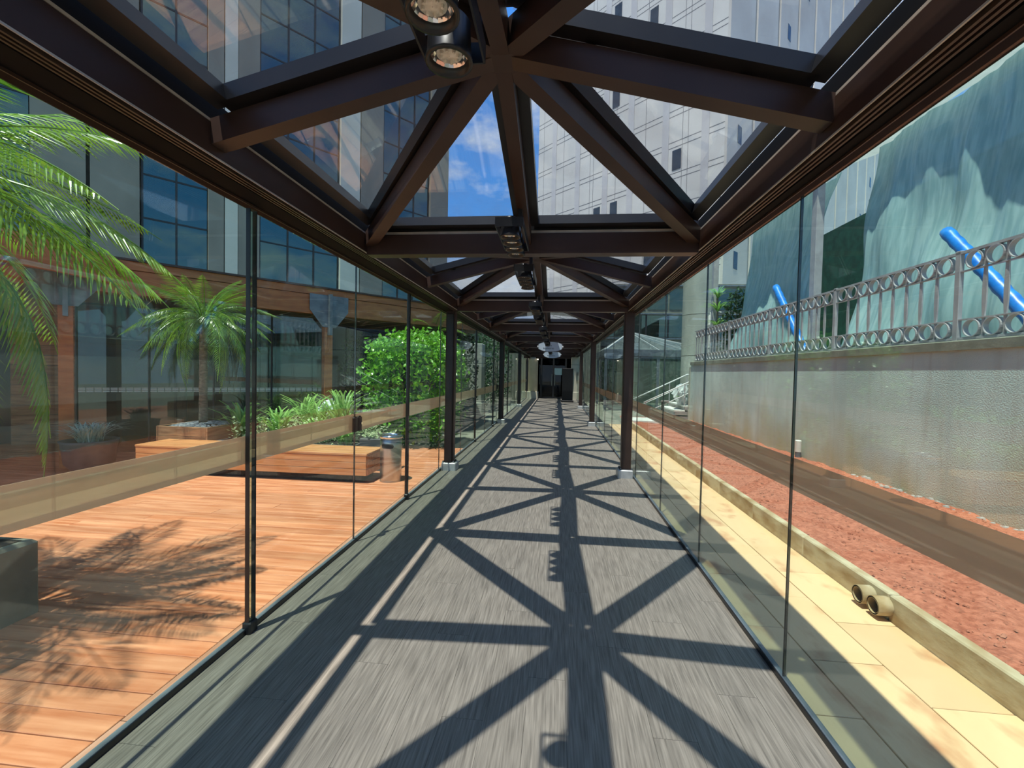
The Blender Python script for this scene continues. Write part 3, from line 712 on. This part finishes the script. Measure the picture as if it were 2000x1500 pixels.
# bench
be = tag(empty('wooden_bench', (-4.53, 6.32, DECK)), 'long low slatted hardwood bench on the deck', 'bench')
HW = 1.84
for i in range(4): MB().bbox(-HW, HW, -.30+i*.151, -.30+(i+1)*.151-.006, .405, .435, .005).build('seat_board', 'bench_wood', be)
for i in range(3):
    z = .115+i*.097
    MB().bbox(-HW+.01, HW-.01, -.295, -.27, z, z+.092, .004).build('front_board', 'bench_wood', be); MB().bbox(-HW+.01, HW-.01, .27, .295, z, z+.092, .004).build('back_board', 'bench_wood', be)
    for sx in (-1, 1):
        a, b = sorted((sx*HW, sx*(HW-.025))); MB().bbox(a, b, -.268, .268, z, z+.092, .004).build('end_board', 'bench_wood', be)
MB().box(-HW+.12, HW-.12, -.2, .2, 0, .39).build('core', 'dark_soil', be)

# ash bin
ab = tag(empty('ash_bin', (-2.43, 6.28, DECK)), 'stainless steel ash bin at the end of the bench', 'bin')
MB().lathe([(.15, 0), (.155, .01), (.155, .52), (.155, .64)], (0,0,0), 36).build('body', 'stainless', ab, True)
MB().lathe([(.155, .64), (.168, .648), (.170, .675), (.160, .69), (.14, .69), (.135, .66)], (0,0,0), 36, close=False).build('rim', 'chrome', ab, True)
MB().lathe([(.136, .655), (.001, .65)], (0,0,0), 24, close=False).build('ash_tray', 'dark_hole', ab)
sl_ = []
for s2 in (-1, 1):
    for a in range(7):
        t_ = -math.pi/2+math.pi*a/6; sl_.append((s2*(.5+.16*math.cos(t_)) if True else 0, s2*.033*math.sin(t_)))
op = MB(); r_ = .1565; vs = [(r_*math.sin(u), -r_*math.cos(u), .535+w) for u, w in sl_]
vo = [(1.012*p[0], 1.012*p[1], p[2]) for p in vs]
cq = len(vs); op.add(vs+vo, [])
for i in range(-3, 4): pass
ops = MB().grid(lambda u, v: (r_*1.004*math.sin(-.62+1.24*u), -r_*1.004*math.cos(-.62+1.24*u), .535+(v-.5)*.068*min(1, (1-abs(2*u-1)**6)**.5+.02)), 24, 4)
ops.build('opening', 'dark_hole', ab, True)
MB().lathe([(.156, .0), (.158, .0), (.158, .02), (.156, .02)], (0,0,0), 36, close=False).build('foot_ring', 'stainless', ab)

# concrete planter with the big palm in the foreground
def frond_mesh(name, L, droop, n, leaf, mat='leaf_palm', seed=1, fold=.55, lw=1):
    rnd = random.Random(seed); m = MB(); pts = []
    for i in range(13):
        t = i/12; pts.append(V((L*(t-.12*t*t*droop), 0, L*(.30*t-droop*.62*t*t))))
    m.tube(pts, [.011*(1-.85*i/12)+.0015 for i in range(13)], 5)
    for k in range(n):
        t = .10+.9*(k+.5)/n; f = t*12; i = min(int(f), 11); p = pts[i].lerp(pts[i+1], f-i); d = (pts[i+1]-pts[i]).normalized()
        ll = leaf*(math.sin(math.pi*min(1, .18+t*.86))**.6)*rnd.uniform(.85, 1.1)
        for sd in (-1, 1):
            dirv = (d*(.55+.35*t)+V((0, sd*1.0, -.12-fold*rnd.uniform(.2, .8)*(.4+t)))).normalized()
            w = (.0062+.003*rnd.random())*lw; nrm = dirv.cross(V((0,0,1))).normalized()*w; q = p+dirv*ll*.5; tip = p+dirv*ll+V((0,0,-.22*ll))
            up = V((0,0,.004)); m.add([p, q+nrm+up*0, tip, q-nrm, q+up], [(0,1,4),(1,2,4),(2,3,4),(3,0,4)])
    return m.mesh(name, mat)
def palm(name, loc, trunk_h, L, nf, label, seed, leaf=.26, tilt0=-35, tr=.075, drange=(.5, 1.4)):
    t = tag(empty(name, loc), label, 'palm'); rnd = random.Random(seed)
    prof = [];
    for i in range(15):
        z = trunk_h*i/14; prof.append((tr*(1+.10*(i % 2))*(1-.15*i/14), z))
    MB().lathe(prof, (0,0,0), 14).build('trunk', 'trunk', t, True)
    FM = [frond_mesh('frond', L, d, 52 if L > 1.5 else 42, leaf, seed=seed*10+i, lw=1 if L > 1.5 else .62) for i, d in enumerate((drange[0], (drange[0]+drange[1])/2, drange[1]))]
    for i in range(nf):
        a = i*2.39996+rnd.uniform(-.2, .2); e = i/nf
        o = link('frond', FM[0 if e > .66 else 1 if e > .3 else 2], t, (math.cos(a)*.03, math.sin(a)*.03, trunk_h+.02*e))
        o.rotation_euler = (rnd.uniform(-.25, .25), math.radians(38-e*98+rnd.uniform(-8, 8)), a); s = rnd.uniform(.85, 1.08); o.scale = (s, s, s)
    return t
pl = tag(empty('concrete_planter', (-3.95, 1.95, DECK)), 'low square concrete planter on the deck in the left foreground', 'planter')
MB().bbox(-.56, .56, -.6, .6, 0, .49, .02).build('trough', 'concrete_dark', pl); MB().box(-.5, .5, -.54, .54, .48, .495).build('soil', 'dark_soil', pl)
palm('palm_tree', (-3.95, 1.95, .43), 2.15, 1.8, 52, 'big arching palm leaning in from the left over the deck', 4, .36, drange=(.75, 1.5))

# second palm in a brown planter with pebbles
PX = on(397, 815, 'Y', 7.1); wp = tag(empty('wooden_planter', (PX.x, 7.1, DECK)), 'brown timber planter topped with grey pebbles behind the bench', 'planter')
for i in range(4):
    z = i*.16
    for sx in (-1, 1): MB().bbox(sx*.45-.015, sx*.45+.015, -.45, .45, z, z+.155, .004).build('board', 'clad_wood', wp)
    for sy in (-1, 1): MB().bbox(-.435, .435, sy*.435-.015, sy*.435+.015, z, z+.155, .004).build('board', 'clad_wood', wp)
box('soil', 'dark_soil', wp, -.43, .43, -.42, .42, .3, .6)
pb = MB()
for i in range(260):
    x, y, r = rr(-.4, .4), rr(-.4, .4), rr(.018, .04); pb.lathe([(r*.3, -.01), (r, 0), (r*.8, r*.5), (.003, r*.65)], (x, y, .6+.06*(1-(x*x+y*y)*4)), 6, close=False)
tag(pb.build('pebbles', 'pebble', wp), kind='stuff')
palm('palm_tree', (PX.x, 7.1, .55), 1.85, 1.15, 46, 'smaller palm with bushy crown growing from the brown planter', 9, .21, tr=.065, drange=(.7, 1.7))
# another palm top seen above the hedge
palm('palm_tree', (-3.35, 11.6, -.1), 2.65, 1.1, 22, 'palm with silvery fronds rising behind the bright hedge', 12, .25, drange=(.8, 1.6))

# pot with blue-grey grass
PG = on(165, 915, 'Z', DECK); gt = tag(empty('grass_pot', (PG.x+.1, PG.y, DECK)), 'dark bowl pot of spiky blue-grey grass by the timber post', 'pot')
MB().lathe([(.22, 0), (.3, .1), (.34, .42), (.36, .46), (.33, .46), (.31, .40)], (0,0,0), 28, close=False).build('bowl', 'pot', gt, True); MB().lathe([(.32, .42), (.001, .43)], (0,0,0), 20, close=False).build('soil', 'dark_soil', gt)
def blades(n, h, spread, w, seed, arch=.7, z0=0, r0=.1):
    m = MB(); rnd = random.Random(seed)
    for i in range(n):
        a = rnd.uniform(0, 6.283); l = h*rnd.uniform(.65, 1.15); s = spread*rnd.uniform(.3, 1.15); p0 = V((rnd.uniform(-r0, r0), rnd.uniform(-r0, r0), z0)); d = V((math.cos(a), math.sin(a), 0)); sd = V((-d.y, d.x, 0))*w
        pts = [p0+d*(s*(t**1.5))+V((0,0,l*(t-arch*.5*t*t*t))) for t in (0, .3, .6, .85, 1)]; ws = (.6, 1, .9, .5, 0.02)
        k = []
        for p, q in zip(pts, ws): k += [p-sd*q, p+sd*q]
        m.add(k, [(2*j, 2*j+1, 2*j+3, 2*j+2) for j in range(4)])
    return m
tag(blades(230, .52, .52, .006, 5, 1.1, .42, .12).build('grass_tuft', 'leaf_blue', gt), kind='stuff')

# garden bed behind the bench, its planting
gb = tag(empty('garden_bed', (-4.1, 8.2, DECK)), 'raised dark soil bed behind the bench', 'planter')
MB().box(-1.55, .8, -1.35, .5, 0, .36).build('soil', 'dark_soil', gb)
for x0, x1, y0, y1 in ((-1.6, .85, -1.4, -1.35), (-1.6, -1.55, -1.35, .5), (.8, .85, -1.35, .5)): MB().box(x0, x1, y0, y1, 0, .40).build('edging', 'pot', gb)
spots = [(-5.55, 7.25, .62), (-5.2, 7.8, .5), (-4.8, 7.15, .55), (-4.5, 7.9, .62), (-4.15, 7.2, .4), (-3.95, 7.75, .85), (-3.7, 7.35, .7), (-5.0, 8.35, .7), (-3.5, 7.0, .3)]
lbs = ['beside the brown planter', 'second from the brown planter', 'with broad arching leaves, third along the bed', 'in the middle of the bed', 'low, in front of the bed centre', 'tallest, with long upright leaves', 'near the glass lock, long leaves', 'at the back of the bed', 'small, behind the right end of the bench']
for i, (x, y, h) in enumerate(spots):
    t = tag(empty('strap_leaf_plant', (x, y, .3)), 'green strap-leaf plant '+lbs[i], 'plant', 'strap-leaf plants in the garden bed')
    blades(44, h*1.65, h*1.0, .02, 40+i, .9, 0, .07).build('leaves', 'leaf_strap', t); MB().lathe([(.05, 0), (.03, .06)], (0,0,0), 8).build('crown', 'leaf_dark', t)
def leafball(n, fn, size, seed, mat):
    m = MB(); rnd = random.Random(seed)
    for i in range(n):
        p, nr = fn(rnd); a = V((rnd.gauss(0, 1), rnd.gauss(0, 1), rnd.gauss(.3, 1))); d = (a-nr*a.dot(nr)*.6+nr*.5).normalized(); s = size*rnd.uniform(.6, 1.2)
        sd = d.cross(V((rnd.gauss(0, .4), rnd.gauss(0, .4), 1))).normalized(); up = sd.cross(d)
        m.add([p, p+d*s*.45+sd*s*.24, p+d*s*.78+sd*s*.26, p+d*s, p+d*s*.78-sd*s*.26, p+d*s*.45-sd*s*.24, p+d*s*.6-up*s*.05], [(0,1,6),(1,2,6),(2,3,6),(3,4,6),(4,5,6),(5,0,6)])
    return m
gc = leafball(3600, lambda r: (V((r.uniform(-5.6, -3.35), 6.95+1.6*r.random()**1.2, .30+(.12+.3*max(0, math.sin((r.random())*3)))*r.random())), V((0,0,1))), .06, 77, 'leaf_cover')
tag(gc.build('ground_cover', 'leaf_cover'), 'variegated low ground cover filling the garden bed', 'plant', kind='stuff')
def shrub(name, c, r, n, size, label, mat, seed, sq=3.0, grp=None):
    t = tag(empty(name, (c[0], c[1], c[2]-r[2])), label, 'shrub', grp)
    def fn(rnd):
        while True:
            u = V((rnd.uniform(-1, 1), rnd.uniform(-1, 1), rnd.uniform(-1, 1)))
            q = (abs(u.x)**sq+abs(u.y)**sq+abs(u.z)**sq)**(1/sq)
            if q > .05: break
        k = (1-.35*rnd.random()**2)/q*(1+.08*math.sin(u.x*9+seed)*math.sin(u.y*8)+.06*math.sin(u.z*11))
        u = u*k; return V((u.x*r[0], u.y*r[1], (u.z+1)*r[2])), V((u.x, u.y, u.z+.2)).normalized()
    tag(leafball(n, fn, size, seed, mat).build('foliage', mat, t), kind='stuff')
    rnd = random.Random(seed)
    for i in range(5):
        a = rnd.uniform(0, 6.28); MB().tube([(0,0,-.2), (math.cos(a)*r[0]*.3, math.sin(a)*r[1]*.3, r[2]*.7), (math.cos(a)*r[0]*.6, math.sin(a)*r[1]*.6, r[2]*1.4)], [.03, .02, .01], 6).build('stem', 'trunk', t)
    return t
shrub('hedge_bush', (-3.2, 9.75, 1.22), (1.05, 1.0, 1.22), 6000, .125, 'big bright green glossy hedge bush beside the nearest deck side post', 'leaf_bush', 21)
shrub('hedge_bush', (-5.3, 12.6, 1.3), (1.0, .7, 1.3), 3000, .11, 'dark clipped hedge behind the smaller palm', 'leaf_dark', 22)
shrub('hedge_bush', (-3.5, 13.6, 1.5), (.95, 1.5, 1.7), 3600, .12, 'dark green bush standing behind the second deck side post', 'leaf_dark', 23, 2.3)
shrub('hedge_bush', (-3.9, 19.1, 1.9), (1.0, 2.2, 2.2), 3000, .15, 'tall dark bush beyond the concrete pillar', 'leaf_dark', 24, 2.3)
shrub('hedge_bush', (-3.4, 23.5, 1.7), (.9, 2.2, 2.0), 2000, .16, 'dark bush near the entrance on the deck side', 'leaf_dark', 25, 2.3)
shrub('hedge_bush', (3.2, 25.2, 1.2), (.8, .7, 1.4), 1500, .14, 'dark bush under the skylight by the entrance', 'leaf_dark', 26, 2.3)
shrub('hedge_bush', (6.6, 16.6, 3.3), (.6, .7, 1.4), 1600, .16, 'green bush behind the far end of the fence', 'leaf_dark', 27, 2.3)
dc = tag(empty('dracaena', (5.25, 15.2, 1.985)), 'spiky bright green dracaena at the far end of the fence', 'plant')
MB().tube([(0,0,0), (.03,0,.9), (0,.02,2.2)], .035, 8).build('stem', 'trunk', dc)
for z, sd in ((1.2, 31), (1.75, 32), (2.2, 33)): blades(46, .5, .62, .022, sd, 1.0, 0, .03).build('leaf_tuft', 'leaf_strap', dc, loc=(.01, 0, z))
pillar('square_pillar', -3.35, -2.70, 15.7, 16.3, 2.6, 'concrete', 'grey concrete pillar among the dark bushes on the deck side')
wt = tag(empty('plastic_bundle', (-4.45, 8.45, .3)), 'crumpled pale plastic wrap among the bed plants', 'tarp')
MB().grid(lambda u, v: (.33*math.cos(6.283*u)*math.sin(.2+2.7*v)*(1+.2*math.sin(u*31+v*9)), .22*math.sin(6.283*u)*math.sin(.2+2.7*v)*(1+.2*math.sin(u*25-v*14)), .28+.36*v+.05*math.sin(u*19+v*11)), 40, 18).build('wrap', 'tarp_white', wt)
MB().tube([(0,0,-.1), (0,0,.4)], .03, 6).build('stake', 'trunk', wt)
db = tag(empty('dark_box_planter', (-2.9, 6.98, DECK)), 'dark planter box behind the right end of the bench', 'planter')
MB().bbox(-.28, .28, -.15, .15, 0, .52, .01).build('box', 'pot', db); tag(leafball(160, lambda r: (V((r.uniform(-.25, .25), r.uniform(-.13, .13), .52+.08*r.random())), V((0,0,1))), .06, 3, 'leaf_cover').build('leaves', 'leaf_cover', db), kind='stuff')

# ------------------------------------------------------------------ pergola and shaded terrace of the office building
A2 = V((-5.1, 9.3, 0)); DG = V((.64, .768, 0)); NG = V((-.768, .64, 0))
A1 = A2-DG*4.08
pe = tag(empty('pergola'), 'heavy timber canopy beam on posts with grey steel brackets', 'canopy')
ZB0, ZB1 = 2.77, 3.31
MB().bar(A2-DG*9+V((0,0,(ZB0+ZB1)/2)), A2+DG*5.6+V((0,0,(ZB0+ZB1)/2)), .16, ZB1-ZB0-.14, off=-.07).build('fascia_beam', 'pergola_wood', pe)
MB().bar(A2-DG*9+V((0,0,ZB1-.06)), A2+DG*5.6+V((0,0,ZB1-.06)), .2, .14).build('top_rail', 'pergola_wood', pe)
MB().bar(A2-DG*9+V((0,0,ZB1+.03)), A2+DG*5.6+V((0,0,ZB1+.03)), .28, .035).build('capping', 'steel_brown', pe)
for A in (A1, A2):
    pp = MB().bar(A-NG*.0+V((0,0,-.1)), A+V((0,0,ZB0+.05)), .17, .17, up=DG).build('post', 'pergola_wood', pe)
    f = A-NG*.1
    MB().prism([f-DG*.42+V((0,0,ZB1-.12)), f+DG*.42+V((0,0,ZB1-.12)), f+DG*.42+V((0,0,ZB0+.08)), f+DG*.14+V((0,0,ZB0-.28)), f-DG*.14+V((0,0,ZB0-.28)), f-DG*.42+V((0,0,ZB0+.08))], -NG*.02).build('bracket', 'galv', pe)
    MB().bar(f-NG*.05+V((0,0,ZB0-.45)), f-NG*.05+V((0,0,ZB1-.1)), .06, .13, up=NG).build('bracket_web', 'galv', pe)
for i in range(24):
    a = A2-DG*9+DG*(i*.61); MB().prism([a+V((0,0,ZB0+.1))+NG*.09, a+DG*.6+V((0,0,ZB0+.1))+NG*.09, a+DG*.6+NG*3.4+V((0,0,ZB0+.1)), a+NG*3.4+V((0,0,ZB0+.1))], (0,0,.03)).build('soffit_board', 'soffit_wood', pe)
# roof return towards the camera, slab added to shade the deck below
for i in range(9):
    MB().box(-13, -7.25, 1.2+i*.58, 1.2+i*.58+.57, 3.0, 3.03).build('soffit_board', 'soffit_wood', pe)
MB().box(-13.1, -7.2, 1.15, 6.42, 3.03, 3.3).build('shade_roof', 'steel_brown', pe)
MB().box(-7.2, -7.12, 1.15, 6.42, 2.9, 3.32).build('fascia_board', 'pergola_wood', pe)
# timber clad screen behind the first post
w0 = on(20, 720, 'Y', 7.6); w1 = on(150, 720, 'Y', 8.1)
ts = tag(empty('timber_screen', (w0.x, 7.6, DECK)), 'timber clad screen wall behind the first canopy post', 'screen')
dv = V((w1.x-w0.x, .5, 0)); nvec = V((-dv.y, dv.x, 0)).normalized()
for i in range(15):
    z = i*.2; MB().prism([V((0,0,z)), dv+V((0,0,z)), dv+nvec*.06+V((0,0,z)), nvec*.06+V((0,0,z))], (0,0,.192)).build('board', 'clad_wood', ts)
sp_ = on(165, 700, 'Y', 9.4); sp2 = on(203, 700, 'Y', 9.4)
pillar('stone_pillar', sp_.x, sp2.x, 9.4, 9.8, 3.0, 'riser', 'rough stone pillar in shade behind the glass screen')
# glass screen with dashed marking line
ga = on(150, 763, 'Z', 1.1); gbp = on(632, 762, 'Z', 1.1)
gs = tag(empty('glass_screen', (ga.x, ga.y, DECK)), 'tall glass screen with a dashed white marking line', 'screen')
dv = V((gbp.x-ga.x, gbp.y-ga.y, 0)); Lg = dv.length; dn = dv.normalized(); nn = V((-dn.y, dn.x, 0)); npan = 4
for i in range(npan):
    a, b = dv*(i/npan)+dn*.008, dv*((i+1)/npan)-dn*.008
    p = MB().prism([a, b, b+nn*.01, a+nn*.01], (0,0,2.75)).build('pane', 'glass_shop', gs)
    mk = MB(); nd = 9
    for q in range(nd):
        c, d = a.lerp(b, (q+.06)/nd), a.lerp(b, (q+.94)/nd)
        for z in (1.135, 1.165, 1.195): mk.prism([c-nn*.003+V((0,0,z)), d-nn*.003+V((0,0,z)), d-nn*.001+V((0,0,z)), c-nn*.001+V((0,0,z))], (0,0,.017))
    mk.build('marking', 'white_metal', p)
    MB().bar(a-dn*.008, a-dn*.008+V((0,0,2.75)), .03, .03, up=(1,0,0)).build('stile', 'mullion', gs)
# terrace rear wall deep in shade
tw = tag(empty('wall_terrace'), 'dark rear wall of the shaded terrace', kind='structure'); tw.name = 'wall_rear'
o0 = A2-DG*10+NG*3.5; o1 = A2+DG*6+NG*3.5
for i in range(8):
    a, b = o0.lerp(o1, i/8), o0.lerp(o1, (i+1)/8); MB().prism([a+V((0,0,-.1)), b-DG*.06+V((0,0,-.1)), b-DG*.06+NG*.2+V((0,0,-.1)), a+NG*.2+V((0,0,-.1))], (0,0,3.1)).build('panel', 'win_dark', tw)
    MB().bar(b-DG*.03+V((0,0,-.1)), b-DG*.03+V((0,0,3.0)), .06, .25, up=NG).build('mullion', 'mullion', tw)

# office building with curtain wall
F0 = V((-5.5, 10, 0))+NG*10
ob = tag(empty('office_building', (F0.x, F0.y, 0)), 'tall office building with dark curtain wall and concrete piers', 'building')
def s_at(px): 
    p = on_plane(px, 450, F0, NG); return (p-F0).dot(DG)
HB = 52.0
s_end = s_at(872)
def slab(name, mat, s0, s1, z0, z1, d0, d1, par=ob):
    a = DG*s0+NG*d0; b = DG*s1+NG*d0; c = DG*s1+NG*d1; d = DG*s0+NG*d1
    return MB().prism([a+V((0,0,z0)), b+V((0,0,z0)), c+V((0,0,z0)), d+V((0,0,z0))], (0,0,z1-z0)).build(name, mat, par)
slab('core', 'concrete_dark', -26, s_end, -.1, HB, .35, 14)
slab('roof', 'concrete_dark', -26, s_end, HB, HB+.4, -.1, 14.1)
p_ = [-26, -18, -16.5] + [s_at(q) for q in (120, 168, 278, 406, 490, 507, 662, 700)] + [s_end]
seg = [('glass', -26, -18), ('pier', -18, -16.5), ('glass', -16.5, s_at(60)), ('pier', s_at(60), s_at(168)), ('pier', s_at(176), s_at(272)), ('glass', s_at(278), s_at(406)), ('pier', s_at(406), s_at(436)), ('pier_light', s_at(438), s_at(463)), ('pier', s_at(464), s_at(505)), ('glass', s_at(507), s_at(660)), ('pier_light', s_at(663), s_at(700)), ('pier', s_at(702), s_at(745)), ('glass', s_at(747), s_at(835)), ('pier', s_at(838), s_end)]
many = MB(); manyf = MB(); ncount = 0
for kind, a, b in seg:
    if kind != 'glass':
        slab('pier', kind, a, b, -.1, HB, -.12, .35); continue
    n = max(1, round((b-a)/1.05)); w = (b-a)/n
    for i in range(n):
        z = 2.2
        while z < HB-.5:
            h = 1.55; s0, s1 = a+i*w+.03, a+(i+1)*w-.03
            if z < 26 and a > -17 and ncount < 300:
                slab('window', 'glass_curtain', s0, s1, z+.03, z+h-.03, .02, .05); ncount += 1
            else:
                q = [DG*s0+NG*.02, DG*s1+NG*.02, DG*s1+NG*.05, DG*s0+NG*.05]; many.prism([e+V((0,0,z+.03)) for e in q], (0,0,h-.06))
            z += h
        slab('mullion', 'mullion', a+i*w-.03, a+i*w+.03, 2.2, HB, -.02, .1)
    z = 2.2
    while z < HB:
        q = [DG*a-NG*.0, DG*b, DG*b+NG*.1, DG*a+NG*.1]; manyf.prism([e+V((0,0,z-.03)) for e in q], (0,0,.06)); z += 1.55
    slab('spandrel', 'mullion', a, b, -.1, 2.2, .0, .1)
    slab('backing', 'black_paint', a, b, 2.2, HB, .12, .33)
tag(many.build('upper_windows', 'glass_curtain', ob), kind='stuff')
tag(manyf.build('transoms', 'mullion', ob), kind='stuff')

# tall pale tower on the right
T0 = V((-3.1, 60, 0)); DT = V((.73, -.683, 0)); NT = V((-.683, -.73, 0))
tw2 = tag(empty('pale_tower', (T0.x, T0.y, 0)), 'tall pale stone tower with narrow windows above the walkway roof', 'tower')
LT = 24.8; HT = 120
def tslab(name, mat, s0, s1, z0, z1, d0, d1):
    a = DT*s0+NT*d0; b = DT*s1+NT*d0; c = DT*s1+NT*d1; d = DT*s0+NT*d1
    return MB().prism([a+V((0,0,z0)), b+V((0,0,z0)), c+V((0,0,z0)), d+V((0,0,z0))], (0,0,z1-z0)).build(name, mat, tw2)
tslab('front', 'tower_wall', 0, LT, 0, HT, -30, 0)
fl = 3.16; z = 12.0
strips = [2.6, 6.6, 10.8, 14.2, 18.4, 22.6]
for i, s in enumerate(strips): tslab('pilaster', 'tower_strip', s, s+.75, 0, HT, -.02, .06)
for s in (1.0, 4.6, 8.9, 9.4, 12.6, 16.4, 20.6, 21.2): tslab('vertical_joint', 'tower_joint', s, s+.05, 8, HT, -.02, .004)
while z < 88:
    tslab('band_joint', 'tower_joint', 0, LT, z, z+.09, -.02, .004); tslab('band_joint', 'tower_joint', 0, LT, z+.55, z+.64, -.02, .004); z += fl
rnd = random.Random(3)
for k in range(22):
    for s in (9.6, 12.0, 16.6, 19.6):
        if rnd.random() < .45: tslab('window', 'win_dark', s, s+.95, 12.9+k*fl, 14.9+k*fl, -.02, .04)
# side face, stepped back
D3 = V((.683, .73, 0)); c0 = DT*LT
for i in range(13):
    a = c0+D3*(i*6.2); b = a+D3*5.4; nrm = V((.73, -.683, 0))
    MB().prism([a, b, b+nrm*.25, a+nrm*.25], (0,0,HT)).build('side_panel', 'tower_side', tw2)
    for k in range(16):
        if rnd.random() < .3:
            q = a+D3*2.2+nrm*.26+V((0,0,12+k*4)); MB().prism([q, q+D3*.9, q+D3*.9+nrm*.02, q+nrm*.02], (0,0,1.7)).build('window', 'win_dark', tw2)
# distant small block
fb = tag(empty('far_block', (3.2, 120, 0)), 'distant white apartment block in the gap beside the tower', 'building')
MB().box(-6, 4, 0, 10, 0, 42).build('wall', 'pier_light', fb)
for k in range(9):
    for x in (-5, -2.8, -.6, 1.6): MB().box(x, x+1.5, -.1, 0, 12+k*3.2, 13.6+k*3.2).build('window', 'win_dark', fb)
